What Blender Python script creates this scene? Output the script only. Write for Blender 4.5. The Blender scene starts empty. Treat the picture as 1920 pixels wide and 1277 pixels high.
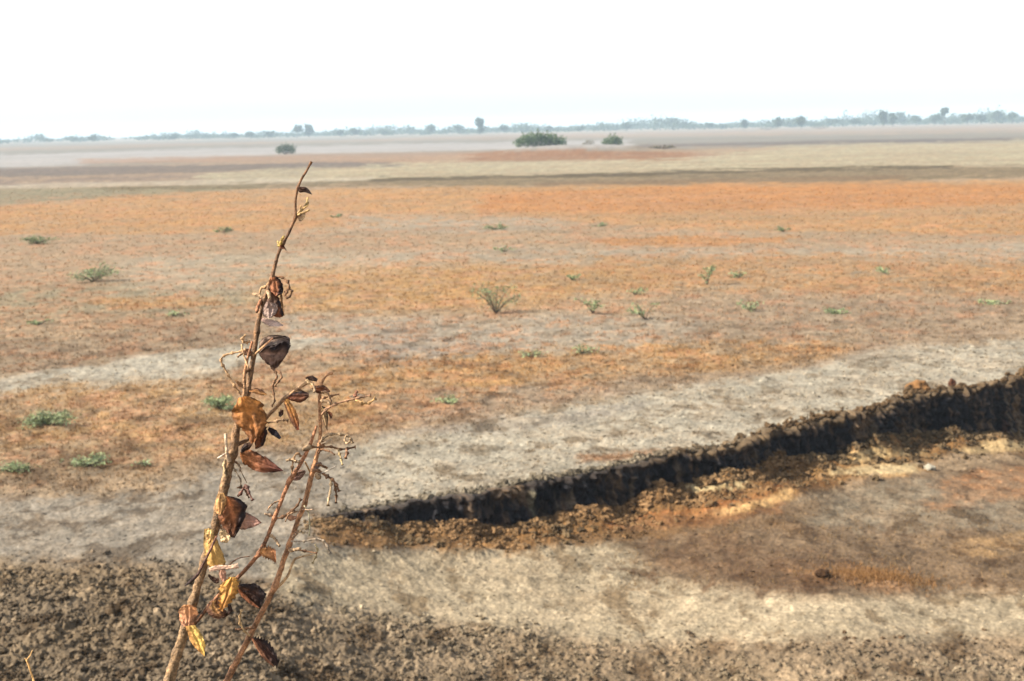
import bpy, math, random
import numpy as np
from mathutils import Vector, Matrix
R = math.radians
rnd = random.Random(7)
NR = np.random.default_rng(11)
S = bpy.context.scene
COL = S.collection

# ------------------------------------------------------------------ camera
H = 4.0                       # eye height above the plain (standing on an embankment)
F = 50.0 / 36.0 * 1920.0
PITCH, ROLL = R(8.52), R(1.15)
CX, CY = 960.0, 638.5
fwd = Vector((0, math.cos(PITCH), -math.sin(PITCH)))
r0 = Vector((1, 0, 0)); u0 = Vector((0, math.sin(PITCH), math.cos(PITCH)))
rgt = math.cos(ROLL) * r0 - math.sin(ROLL) * u0
upv = math.sin(ROLL) * r0 + math.cos(ROLL) * u0
cd = bpy.data.cameras.new('camera'); cam = bpy.data.objects.new('camera', cd); COL.objects.link(cam)
cam.matrix_world = Matrix(((rgt.x, upv.x, -fwd.x, 0), (rgt.y, upv.y, -fwd.y, 0), (rgt.z, upv.z, -fwd.z, H), (0, 0, 0, 1)))
cd.lens = 50; cd.sensor_width = 36; cd.clip_start = 0.05; cd.clip_end = 30000
cd.dof.use_dof = True; cd.dof.focus_distance = 1.55; cd.dof.aperture_fstop = 20
S.camera = cam

# ------------------------------------------------------------------ sky, sun, exposure
SUN_EL, SUN_AZ = R(36), R(-100)          # azimuth measured from +Y towards +X: the sun stands to the left
w = bpy.data.worlds.new('World'); S.world = w; w.use_nodes = True
nt = w.node_tree; bg = nt.nodes['Background']
sky = nt.nodes.new('ShaderNodeTexSky'); sky.sky_type = 'NISHITA'; sky.sun_disc = False
sky.sun_elevation = SUN_EL; sky.sun_rotation = SUN_AZ % (2 * math.pi); sky.dust_density = 1.6; sky.air_density = 1.0; sky.ozone_density = 1.0
# dust scatters the low sky towards white: pull the hue of the clear-air model most of the way to neutral
hs = nt.nodes.new('ShaderNodeHueSaturation'); hs.inputs['Saturation'].default_value = .35; hs.inputs['Value'].default_value = 1.25
nt.links.new(sky.outputs[0], hs.inputs['Color']); nt.links.new(hs.outputs[0], bg.inputs[0]); bg.inputs[1].default_value = 0.105
sl = bpy.data.lights.new('sun', 'SUN'); sl.energy = 5.0; sl.angle = R(0.5); sl.color = (1.0, 0.92, 0.80)
so = bpy.data.objects.new('sun', sl); COL.objects.link(so)
sdir = Vector((math.sin(SUN_AZ) * math.cos(SUN_EL), math.cos(SUN_AZ) * math.cos(SUN_EL), math.sin(SUN_EL)))
so.rotation_euler = sdir.to_track_quat('Z', 'Y').to_euler(); so.location = (-20, 0, 30)
S.view_settings.view_transform = 'Standard'; S.view_settings.look = 'None'
S.view_settings.exposure = 1.32; S.view_settings.gamma = 1.0
K = 3.2                                   # displayed brightness of a sunlit unit albedo

# ------------------------------------------------------------------ helpers
def lin(c, k=1.0):
    a = np.array(c, float) / 255.0
    return np.where(a < 0.04045, a / 12.92, ((a + 0.055) / 1.055) ** 2.4) / k
def alb(c): return lin(c, K)

def ray(X, Y):
    return fwd + rgt * ((X - CX) / F) + upv * ((CY - Y) / F)
def at(X, Y, z=0.0):                       # the point of the level z seen at a spot of the photograph
    d = ray(X, Y); t = (z - H) / d.z
    return Vector((d.x * t, d.y * t, z))
def atd(X, Y, dep):
    d = ray(X, Y); return Vector((0, 0, H)) + d * dep
fN, rN, uN = np.array(fwd), np.array(rgt), np.array(upv)
def survey(x, y, z):                       # ground position -> the coordinates the field patches were measured in
    px = np.stack([x, y, z - H], -1)
    w_ = np.maximum(px @ fN, 0.05)
    return CX + F * (px @ rN) / w_, CY - F * (px @ uN) / w_

def hsh(ix, iy, seed):
    h = (ix.astype(np.int64) * 374761393 + iy.astype(np.int64) * 668265263 + seed * 1442695041) & 0xFFFFFFFF
    h = ((h ^ (h >> 13)) * 1274126177) & 0xFFFFFFFF
    h = h ^ (h >> 16)
    return (h & 0xFFFFFF) / float(0x1000000)
def vn(x, y, seed=0):
    ix = np.floor(x); iy = np.floor(y); fx = x - ix; fy = y - iy
    ix = ix.astype(np.int64); iy = iy.astype(np.int64)
    fx = fx * fx * fx * (fx * (fx * 6 - 15) + 10); fy = fy * fy * fy * (fy * (fy * 6 - 15) + 10)
    a = hsh(ix, iy, seed); b = hsh(ix + 1, iy, seed); c = hsh(ix, iy + 1, seed); d = hsh(ix + 1, iy + 1, seed)
    return (a + (b - a) * fx) * (1 - fy) + (c + (d - c) * fx) * fy
def fbm(x, y, seed=0, octv=4, gain=0.5):
    s = 0; a = 1; t = 0
    for o in range(octv):
        ca, sa = math.cos(o * 1.1 + .4), math.sin(o * 1.1 + .4)
        s = s + a * vn((x * ca - y * sa) * 2 ** o + o * 17.3, (x * sa + y * ca) * 2 ** o - o * 9.1, seed + o); t += a; a *= gain
    return s / t * 2 - 1                   # about -1..1
def worley(x, y, seed=0):
    ix = np.floor(x).astype(np.int64); iy = np.floor(y).astype(np.int64)
    best = np.full(x.shape, 9.0); val = np.zeros(x.shape)
    for dx in (-1, 0, 1):
        for dy in (-1, 0, 1):
            jx = ix + dx; jy = iy + dy
            px = jx + hsh(jx, jy, seed); py = jy + hsh(jx, jy, seed + 5)
            d = (px - x) ** 2 + (py - y) ** 2
            m = d < best; best = np.where(m, d, best); val = np.where(m, hsh(jx, jy, seed + 9), val)
    return np.sqrt(best), val
def sstep(a, b, x):
    t = np.clip((x - a) / (b - a), 0, 1); return t * t * (3 - 2 * t)

def mesh(name, co, faces, mat, parent=None, col=None, smooth=True, counts=None):
    """one mesh object; faces: (n,k) int array, or a flat index array with counts"""
    me = bpy.data.meshes.new(name)
    co = np.asarray(co, dtype=np.float32)
    me.vertices.add(len(co)); me.vertices.foreach_set('co', co.ravel())
    if counts is None:
        faces = np.asarray(faces, dtype=np.int32); k = faces.shape[1]; n = len(faces)
        starts = np.arange(n, dtype=np.int32) * k; flat = faces.ravel(); tot = np.full(n, k, dtype=np.int32)
    else:
        flat = np.asarray(faces, dtype=np.int32); tot = np.asarray(counts, dtype=np.int32); n = len(tot)
        starts = np.concatenate([[0], np.cumsum(tot)[:-1]]).astype(np.int32)
    me.loops.add(len(flat)); me.loops.foreach_set('vertex_index', flat)
    me.polygons.add(n); me.polygons.foreach_set('loop_start', starts); me.polygons.foreach_set('loop_total', tot)
    me.polygons.foreach_set('use_smooth', np.full(n, smooth, dtype=bool))
    if col is not None:
        at_ = me.attributes.new('Col', 'FLOAT_COLOR', 'POINT')
        c4 = np.ones((len(co), 4), dtype=np.float32); c4[:, :3] = col
        at_.data.foreach_set('color', c4.ravel())
    me.update(calc_edges=True); me.validate()
    me.materials.append(mat)
    o = bpy.data.objects.new(name, me); COL.objects.link(o)
    if parent is not None: o.parent = parent
    return o
def tag(o, label=None, cat=None, group=None, kind=None):
    if label: o['label'] = label
    if cat: o['category'] = cat
    if group: o['group'] = group
    if kind: o['kind'] = kind
    return o
def empty(name, loc):
    o = bpy.data.objects.new(name, None); COL.objects.link(o); o.location = loc; o.empty_display_size = .1
    return o

def mat(name, rough=0.9, noise=None, bump=None, trans=0.0, tint=(1, 1, 1), spec=0.2, attr=True, color=(.5, .5, .5), second=None):
    m = bpy.data.materials.new(name); m.use_nodes = True
    n = m.node_tree.nodes; l = m.node_tree.links; b = n['Principled BSDF']
    b.inputs['Roughness'].default_value = rough; b.inputs['Specular IOR Level'].default_value = spec
    tc = n.new('ShaderNodeTexCoord')
    if attr:
        a = n.new('ShaderNodeAttribute'); a.attribute_name = 'Col'; src = a.outputs['Color']
    else:
        a = n.new('ShaderNodeRGB'); a.outputs[0].default_value = (*color, 1); src = a.outputs[0]
    for (sc, lo, hi, det) in (noise or []):
        t = n.new('ShaderNodeTexNoise'); t.inputs['Scale'].default_value = sc; t.inputs['Detail'].default_value = det; t.inputs['Roughness'].default_value = .65
        l.new(tc.outputs['Object'], t.inputs['Vector'])
        mr = n.new('ShaderNodeMapRange'); mr.inputs['From Min'].default_value = .3; mr.inputs['From Max'].default_value = .7
        mr.inputs['To Min'].default_value = lo; mr.inputs['To Max'].default_value = hi
        l.new(t.outputs['Fac'], mr.inputs['Value'])
        vm = n.new('ShaderNodeVectorMath'); vm.operation = 'SCALE'; l.new(src, vm.inputs[0]); l.new(mr.outputs[0], vm.inputs['Scale']); src = vm.outputs[0]
    l.new(src, b.inputs['Base Color'])
    if bump:
        prev = None
        for (sc, dist) in bump:
            t = n.new('ShaderNodeTexNoise'); t.inputs['Scale'].default_value = sc; t.inputs['Detail'].default_value = 5
            l.new(tc.outputs['Object'], t.inputs['Vector'])
            bp = n.new('ShaderNodeBump'); bp.inputs['Distance'].default_value = dist; bp.inputs['Strength'].default_value = 1
            l.new(t.outputs['Fac'], bp.inputs['Height'])
            if prev: l.new(prev.outputs[0], bp.inputs['Normal'])
            prev = bp
        l.new(prev.outputs[0], b.inputs['Normal'])
    if trans:
        tr = n.new('ShaderNodeBsdfTranslucent'); l.new(src, tr.inputs['Color'])
        mx = n.new('ShaderNodeMixShader'); mx.inputs[0].default_value = trans
        l.new(b.outputs[0], mx.inputs[1]); l.new(tr.outputs[0], mx.inputs[2])
        l.new(mx.outputs[0], n['Material Output'].inputs['Surface'])
    return m
M_GROUND = mat('soil', .95, noise=[(1.6, .86, 1.14, 6), (30, .66, 1.34, 4)], bump=[(30, .012)], spec=.1)
M_CLOD = mat('clod_soil', .95, noise=[(25, .7, 1.3, 4)], bump=[(60, .008)], spec=.1)
M_WALL = mat('cut_soil', .9, noise=[(14, .6, 1.4, 5), (60, .75, 1.25, 3)], bump=[(22, .03), (80, .01)], spec=.2)
M_GRASS = mat('dry_stalks', .8, trans=.25, spec=.2)
M_STEM = mat('dry_bark', .7, noise=[(130, .25, 1.7, 6), (600, .7, 1.3, 2)], bump=[(160, .003), (450, .0015)], spec=.25)
M_LEAF = mat('dry_leaf', .72, noise=[(140, .62, 1.35, 5), (500, .85, 1.15, 2)], bump=[(180, .002)], trans=.3, spec=.25)
M_GREEN = mat('green_leaves', .7, trans=.3, spec=.2)
M_BARK = mat('tree_bark', .9, noise=[(3, .7, 1.3, 4)], attr=False, color=(.09, .065, .045))

# ------------------------------------------------------------------ the bank of the dug pit, measured along its upper edge
WT = [(560, 976), (600, 968), (640, 961), (700, 950), (760, 939), (820, 931), (880, 925), (950, 912), (1000, 900), (1060, 893), (1120, 880), (1180, 868),
      (1250, 850), (1320, 842), (1380, 832), (1430, 811), (1480, 798), (1520, 788), (1570, 778), (1640, 768), (1672, 752), (1720, 738), (1780, 731),
      (1850, 722), (1890, 711), (1930, 700), (2050, 680), (2300, 640)]
WB = [(560, 977), (600, 974), (660, 982), (700, 985), (760, 991), (850, 996), (940, 988), (1010, 977), (1080, 967), (1170, 962), (1210, 945), (1240, 930), (1300, 915),
      (1380, 895), (1440, 870), (1540, 868), (1590, 845), (1640, 833), (1700, 825), (1770, 813), (1850, 812), (1930, 806), (2050, 790), (2300, 750)]
wt = np.array([at(*p) for p in WT])
wbx = np.array([p[0] for p in WB], float); wby = np.array([p[1] for p in WB], float)
wd = np.array([max(0.0, (np.interp(p[0], wbx, wby) - p[1])) * at(*p).length / F for p in WT]) * 1.06
wd[0] = 0; wd[1] = .03
def wall_y(x): return np.interp(x, wt[:, 0], wt[:, 1])
_dx = np.arange(-6, 40, .05); _dd = np.interp(_dx, wt[:, 0], wd); _k = np.exp(-np.linspace(-2.5, 2.5, 61) ** 2); _k /= _k.sum()
_dd = np.convolve(np.pad(_dd, 30, 'edge'), _k, 'valid'); _dd = _dd * sstep(wt[0, 0], wt[0, 0] + .6, _dx)
def depth_at(x): return np.interp(x, _dx, _dd)

MOUNDS = []   # (x, y, rx, ry, height) spoil heaps and lumps on the pit floor, z measured up
def mound_px(X, Y, wpx, dpx, h, z=-.5):
    p = at(X, Y, z); k = p.y / F
    MOUNDS.append((p.x, p.y, wpx * k / 2, dpx, h * .75))
for a in [(680, 1000, 170, .45, .10, -.1), (850, 1005, 200, .5, .13, -.25), (1010, 990, 160, .5, .13, -.35), (1120, 975, 160, .45, .14, -.4),
          (1235, 945, 110, .5, .26, -.45), (1330, 920, 190, .55, .18, -.5), (1450, 885, 140, .5, .20, -.5), (1430, 925, 200, .5, .12, -.5), (1640, 835, 130, .55, .30, -.5), (1600, 850, 60, .4, .16, -.5),
          (1790, 822, 90, .5, .18, -.6), (1880, 815, 110, .5, .15, -.6), (1740, 840, 160, .6, .12, -.6), (1350, 955, 160, .5, .10, -.5),
          (1540, 1088, 55, .16, .07, -.5), (1690, 1100, 130, .3, .06, -.5), (1560, 880, 200, .6, .10, -.5), (1000, 1020, 300, .6, .05, -.3)]:
    mound_px(*a)
_b = ray(1085, 290); _b = Vector((_b.x, _b.y)).normalized() * 212
FARM = [(_b.x, _b.y, 13, 18, 1.25), (_b.x + 9, _b.y - 3, 8, 14, .16), (_b.x - 7, _b.y + 4, 6, 10, .14)]

def rough_mask(x, y):
    """0..1 where the soil is churned into clods (the near edge of the plain)"""
    X, Y = survey(x, y, base_z(x, y))
    edge = np.interp(X, [-400, 0, 330, 420, 560, 640, 800, 1000, 1200, 1450, 1700, 2300], [1040, 1048, 1052, 1078, 1125, 1150, 1158, 1185, 1212, 1205, 1195, 1200])
    edge = edge + 16 * fbm(x * 1.1, y * 1.1, 31, 4)
    return sstep(-22, 30, Y - edge + 14 * fbm(x * 5, y * 5, 33, 3)) * np.interp(X, [0, 500, 900, 1300, 2000], [1, .92, .72, .6, .6])

def base_z(x, y):
    """large shape of the land, without fine relief"""
    near = y < wall_y(x) + .04
    z = np.where(near & (x > wt[0, 0]), -depth_at(x), 0.0)
    return z
def relief(x, y, r):
    z = base_z(x, y)
    inpit = z < -.001
    g = y < wall_y(x) - 0.1
    m = np.zeros_like(x)
    for (mx, my, rx, ry, h) in MOUNDS:
        q = ((x - mx) / rx) ** 2 + ((y - my) / ry) ** 2
        s = q < 6
        if s.any(): m[s] = np.maximum(m[s], h * np.exp(-q[s] * 1.2))
    # a continuous low berm at the foot of the cut
    dist = wall_y(x) - y
    bm = sstep(.05, .35, dist) * (1 - sstep(.35, .8, dist)) * sstep(wt[1, 0] - .2, wt[3, 0], x)
    berm = bm * (.07 + .08 * fbm(x * 1.7, y * 1.7, 41, 3) + .07 * fbm(x * 5, y * 5, 42, 3, .6))
    m = m * (1 + .5 * fbm(x * 3, y * 3, 45, 4, .65))
    tot = np.where(g, m + berm, 0)
    lump = np.clip(tot * 9, 0, 1)
    nearb = r < 40
    zz = np.zeros_like(x)
    xs, ys = x[nearb], y[nearb]
    rm = rough_mask(xs, ys)
    wx = xs + .06 * fbm(xs * 7, ys * 7, 43, 3); wy = ys + .06 * fbm(xs * 7 + 9, ys * 7, 44, 3)
    cl, cv = worley(wx * 15, wy * 15, 3)
    cl2, cv2 = worley(wx * 34, wy * 34, 8)
    cl3, cv3 = worley(wx * 6.5, wy * 6.5, 14)
    clod = np.clip(.6 - cl, 0, 1) * cv ** 2 * .085 + np.clip(.6 - cl2, 0, 1) * cv2 * .035 + np.clip(.5 - cl3, 0, 1) * np.clip(cv3 - .6, 0, 1) * .22
    f1 = fbm(xs * 2.6, ys * 3.4, 51, 6, .6)
    fine = .026 * f1 + .022 * np.clip(f1 - .1, 0, 1) + .008 * fbm(xs * 18, ys * 18, 57, 3, .7)
    lm = lump[nearb]
    zz[nearb] = fine + clod * np.clip(rm + lm * .7, 0, 1) + .05 * fbm(xs * 1.3, ys * 1.3, 61, 4, .6) * rm + .02 * fbm(xs * 6, ys * 6, 62, 4, .7) * rm + clod * .06
    far = ~nearb
    zf = .03 * fbm(x / 3.0, y / 3.0, 71, 3) * np.clip(r / 60, 0, 1)
    zz = np.where(nearb, zz, zf)
    for (mx, my, rx, ry, h) in FARM:
        q = ((x - mx) / rx) ** 2 + ((y - my) / ry) ** 2
        zz = zz + h * np.exp(-q) * (q < 9)
    # the embankment the photographer stands on
    emb = 2.5 * (1 - sstep(2.0, 8.0, y))
    return z * np.where(y < 8, 0.0, sstep(8, 10, y)) + tot * (y > 9) + zz + emb

# ------------------------------------------------------------------ soil and stubble colours, field patch by field patch
def poly_d(X, Y, poly, ky):
    P = np.array(poly, float); P[:, 1] *= ky; Yk = Y * ky
    d = np.full(X.shape, 1e12); ins = np.zeros(X.shape, bool)
    n = len(P)
    for i in range(n):
        a = P[i]; b = P[(i + 1) % n]; e = b - a; L = (e * e).sum() + 1e-9
        t = np.clip(((X - a[0]) * e[0] + (Yk - a[1]) * e[1]) / L, 0, 1)
        d = np.minimum(d, (X - a[0] - t * e[0]) ** 2 + (Yk - a[1] - t * e[1]) ** 2)
        c = ((a[1] > Yk) != (b[1] > Yk))
        with np.errstate(divide='ignore', invalid='ignore'):
            ins ^= c & (X < (b[0] - a[0]) * (Yk - a[1]) / (b[1] - a[1] + 1e-12) + a[0])
    d = np.sqrt(d)
    return np.where(ins, d, -d)
L_ = -900; R_ = 2900
def band(*pts):     # pts: (x, ytop, ybot) from left to right
    return [(p[0], p[1]) for p in pts] + [(p[0], p[2]) for p in reversed(pts)]
OR1 = (210, 160, 102); OR2 = (214, 148, 84); ORB = (206, 158, 118); GRY = (190, 177, 154); PAL = (200, 190, 168); TAU = (172, 149, 124); BRN = (150, 124, 98)
OLV = (158, 146, 116); SAND = (212, 192, 158); CLODC = (158, 138, 112); BLG = (168, 158, 142)
# polygon, colour, edge softness, edge waviness, strength, clumpiness (0 none .. 1 broken into clumps), vertical stretch
PATCH = [
 # far fields
 (band((L_, 262, 300), (0, 268, 300), (960, 248, 275), (1920, 230, 262), (R_, 212, 250)), (164, 158, 144), 8, 10, 1, .2, 6),
 (band((L_, 292, 330), (0, 276, 284), (640, 262, 266), (960, 250, 262), (1280, 244, 256), (1920, 233, 252), (R_, 215, 240)), (190, 164, 138), 8, 14, .85, .35, 6),
 (band((L_, 300, 340), (0, 284, 318), (640, 268, 300), (960, 262, 286), (1300, 256, 280), (1920, 248, 268), (R_, 235, 255)), (160, 152, 138), 8, 14, .9, .35, 6),
 (band((L_, 300, 332), (0, 290, 316), (500, 275, 292), (960, 266, 280), (1180, 262, 274)), (204, 198, 192), 10, 10, .9, .1, 6),
 (band((1200, 272, 276), (1600, 262, 270), (1920, 258, 265), (R_, 245, 256)), (122, 106, 98), 6, 8, .8, .1, 6),
 (band((150, 298, 306), (640, 288, 305), (900, 284, 302), (1300, 282, 300), (1340, 290, 296)), (190, 152, 120), 8, 12, .8, .3, 6),
 (band((880, 290, 303), (1000, 282, 304), (1180, 281, 302), (1290, 288, 299)), (172, 124, 84), 8, 16, 1, .35, 4),
 (band((L_, 345, 372), (0, 316, 334), (400, 308, 322), (640, 304, 316), (760, 306, 314)), (132, 118, 108), 6, 12, .9, .1, 6),
 (band((L_, 372, 390), (0, 334, 352), (400, 322, 336), (600, 318, 330)), (150, 130, 116), 8, 12, .8, .5, 6),
 (band((380, 325, 345), (640, 312, 342), (900, 304, 334), (1280, 298, 326), (1500, 272, 318), (1920, 262, 312), (R_, 240, 290)), (204, 192, 156), 9, 18, .9, .4, 5),
 (band((L_, 390, 402), (0, 346, 354), (400, 336, 348), (700, 332, 340)), (212, 198, 172), 7, 10, .8, .3, 6),
 (band((L_, 402, 430), (0, 354, 384), (300, 350, 366), (500, 346, 352)), (160, 150, 116), 8, 10, .9, .2, 6),
 (band((200, 352, 358), (640, 338, 347), (900, 330, 350), (1280, 320, 346), (1600, 312, 342), (1920, 312, 330), (R_, 285, 300)), (142, 122, 86), 9, 16, .95, .25, 5),
 (band((700, 334, 339), (1000, 328, 334), (1400, 318, 325), (1780, 311, 316)), (104, 86, 52), 6, 12, .9, .2, 5),
 (band((1000, 342, 352), (1300, 336, 348), (1700, 328, 345)), (150, 118, 82), 7, 8, .7, .3, 6),
 # orange stubble
 (band((L_, 420, 470), (0, 386, 440), (250, 366, 440), (640, 352, 425), (1000, 350, 410), (1280, 345, 430), (1920, 338, 440), (R_, 320, 440)), OR1, 10, 14, 1, .35, 4),
 (band((900, 365, 398), (1280, 348, 398), (1600, 346, 392), (1930, 345, 380), (R_, 320, 370)), OR2, 10, 16, .95, .35, 5),
 (band((640, 400, 432), (860, 402, 438), (1060, 408, 430)), GRY, 12, 18, .8, .5, 4),
 (band((1180, 402, 420), (1500, 392, 408), (1920, 384, 404), (R_, 370, 395)), (190, 160, 120), 10, 16, .6, .6, 4),
 (band((1130, 448, 463), (1300, 444, 463), (1480, 440, 456)), (214, 150, 84), 6, 16, .9, .25, 5),
 (band((700, 468, 505), (900, 465, 500), (1150, 462, 490), (1500, 465, 478), (1920, 455, 492), (R_, 450, 490)), GRY, 10, 20, .75, .5, 4),
 (band((220, 485, 560), (400, 470, 560), (640, 470, 520), (760, 480, 500)), (196, 184, 158), 14, 25, .85, .45, 4),
 (band((-300, 540, 600), (0, 535, 590), (250, 540, 590), (500, 550, 580)), (168, 156, 124), 14, 25, .85, .4, 4),
 (band((480, 515, 590), (700, 495, 592), (900, 490, 588), (1100, 495, 560), (1260, 500, 540)), (210, 164, 104), 14, 26, .9, .5, 3),
 (band((1100, 482, 540), (1500, 478, 545), (1920, 490, 555), (R_, 480, 540)), (202, 156, 102), 14, 28, .85, .5, 3),
 (band((180, 556, 578), (300, 554, 580), (420, 560, 572)), OR1, 8, 14, .85, .4, 4),
 (band((-600, 620, 760), (0, 590, 705), (250, 590, 680), (500, 600, 640), (700, 610, 660)), (186, 158, 124), 14, 22, .8, .5, 3),
 (band((-300, 640, 720), (100, 640, 700), (300, 610, 665), (480, 600, 640)), (164, 142, 116), 12, 18, .8, .3, 3),
 (band((520, 592, 640), (800, 590, 680), (1100, 590, 660), (1320, 600, 655)), (192, 178, 156), 12, 20, .9, .4, 3),
 (band((640, 600, 680), (760, 620, 700), (900, 640, 690)), (176, 162, 146), 14, 20, .7, .4, 3),
 (band((1250, 560, 650), (1500, 555, 690), (1800, 560, 660), (R_, 540, 640)), (176, 154, 128), 16, 24, .9, .35, 3),
 (band((-800, 745, 790), (0, 710, 741), (200, 678, 728), (400, 650, 704), (520, 637, 665), (610, 633, 641)), (208, 198, 176), 7, 9, 1, .2, 3),
 (band((-700, 790, 960), (0, 740, 905), (200, 722, 880), (420, 706, 860), (640, 700, 830), (760, 715, 800)), (198, 158, 108), 12, 26, .9, .55, 2.5),
 (band((620, 690, 800), (760, 670, 770), (960, 660, 730), (1200, 645, 712), (1400, 640, 700), (1590, 642, 680)), (206, 160, 102), 12, 26, .95, .55, 3),
 (band((-400, 860, 940), (0, 825, 930), (200, 830, 925), (400, 845, 890), (520, 850, 870)), (156, 134, 108), 14, 26, .75, .5, 2),
 (band((700, 745, 800), (900, 720, 780), (1200, 700, 738), (1450, 690, 712), (1640, 655, 680)), (172, 150, 126), 12, 18, .8, .4, 3),
 # pale crusted soil behind the cut
 (band((610, 850, 990), (720, 815, 960), (860, 800, 935), (1050, 762, 905), (1250, 728, 870), (1500, 694, 800), (1650, 655, 765), (1920, 636, 720), (R_, 560, 600)), (202, 191, 168), 10, 14, 1, .25, 2.5),
 (band((700, 812, 826), (900, 780, 810), (1120, 770, 790), (1200, 755, 768)), (166, 154, 140), 8, 14, .6, .5, 3),
 (band((1085, 852, 870), (1180, 846, 862), (1240, 842, 858)), (196, 140, 92), 5, 8, .95, .3, 3),
 # blue grey trodden strip, left
 (band((-700, 960, 1090), (0, 932, 1055), (300, 925, 1060), (480, 850, 1100), (640, 830, 1100), (700, 990, 1050)), (172, 160, 142), 14, 20, 1, .15, 2),
 (band((380, 1000, 1080), (700, 1010, 1050), (1000, 1005, 1030), (1150, 1010, 1025)), (156, 146, 130), 12, 18, .8, .3, 2.5),
 # pit floor
 (band((1100, 960, 1040), (1300, 960, 1120), (1600, 900, 1120), (2000, 850, 1120), (R_, 830, 1120)), (146, 120, 92), 14, 20, 1, .15, 2),
 (band((1480, 930, 985), (1700, 900, 990), (2000, 880, 1000), (R_, 880, 1000)), (176, 160, 134), 14, 22, .8, .4, 2.5),
 (band((520, 1050, 1150), (700, 1035, 1160), (1000, 1015, 1192), (1180, 1015, 1205), (1260, 1075, 1210), (1500, 1118, 1205), (2000, 1120, 1195), (R_, 1100, 1190)), SAND, 12, 14, 1, .15, 2),
 (band((860, 1040, 1060), (1100, 1080, 1100), (1350, 1120, 1175), (1000, 1110, 1130)), (190, 166, 132), 12, 22, .5, .6, 3),
 (band((1180, 1015, 1085), (1350, 1000, 1110), (1560, 1040, 1110), (1700, 1070, 1110)), (126, 98, 72), 14, 24, .95, .35, 2),
 (band((1490, 1068, 1085), (1580, 1062, 1098), (1700, 1082, 1112), (1720, 1095, 1105)), (196, 150, 108), 8, 22, .7, .6, 2.5),
 (band((1760, 905, 950), (1850, 880, 940), (2000, 875, 930)), (212, 150, 98), 8, 12, .7, .5, 3),
 (band((1780, 1010, 1040), (1920, 1000, 1035), (2100, 990, 1020)), (214, 172, 120), 8, 12, .7, .5, 3),
 # spoil along the foot of the cut; cream clay slabs have sunlit highlights painted in
 (band((590, 968, 1016), (760, 980, 1032), (1000, 975, 1030), (1180, 940, 1010), (1250, 900, 1000), (1400, 850, 960), (1600, 790, 900), (1800, 790, 850), (2300, 740, 830)), (166, 124, 78), 7, 12, 1, .1, 2),
 (band((1120, 985, 1000), (1250, 960, 985), (1400, 930, 972), (1470, 905, 960)), (206, 134, 78), 6, 12, .85, .45, 3),
 (band((1000, 1012, 1018), (1300, 960, 996), (1500, 940, 990), (1560, 930, 950)), (150, 118, 84), 8, 14, .7, .4, 3),
 (band((1290, 912, 922), (1340, 904, 923), (1410, 900, 914)), (255, 226, 170), 5, 6, 1, 0, 3),
 (band((1350, 955, 966), (1420, 938, 955), (1480, 920, 936)), (255, 206, 140), 5, 8, 1, .1, 3),
 (band((1480, 880, 890), (1560, 864, 888), (1700, 868, 890), (1740, 862, 878), (1640, 846, 860)), (214, 164, 104), 6, 12, 1, .3, 3),
 (band((1560, 880, 888), (1640, 872, 890), (1722, 868, 886)), (250, 220, 166), 6, 6, 1, 0, 3),
 (band((1590, 852, 864), (1650, 840, 856), (1720, 850, 852)), (240, 204, 146), 6, 6, 1, 0, 3),
 (band((1800, 842, 850), (1860, 828, 848), (1960, 822, 840)), (242, 208, 152), 7, 7, 1, 0, 3),
]
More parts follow.
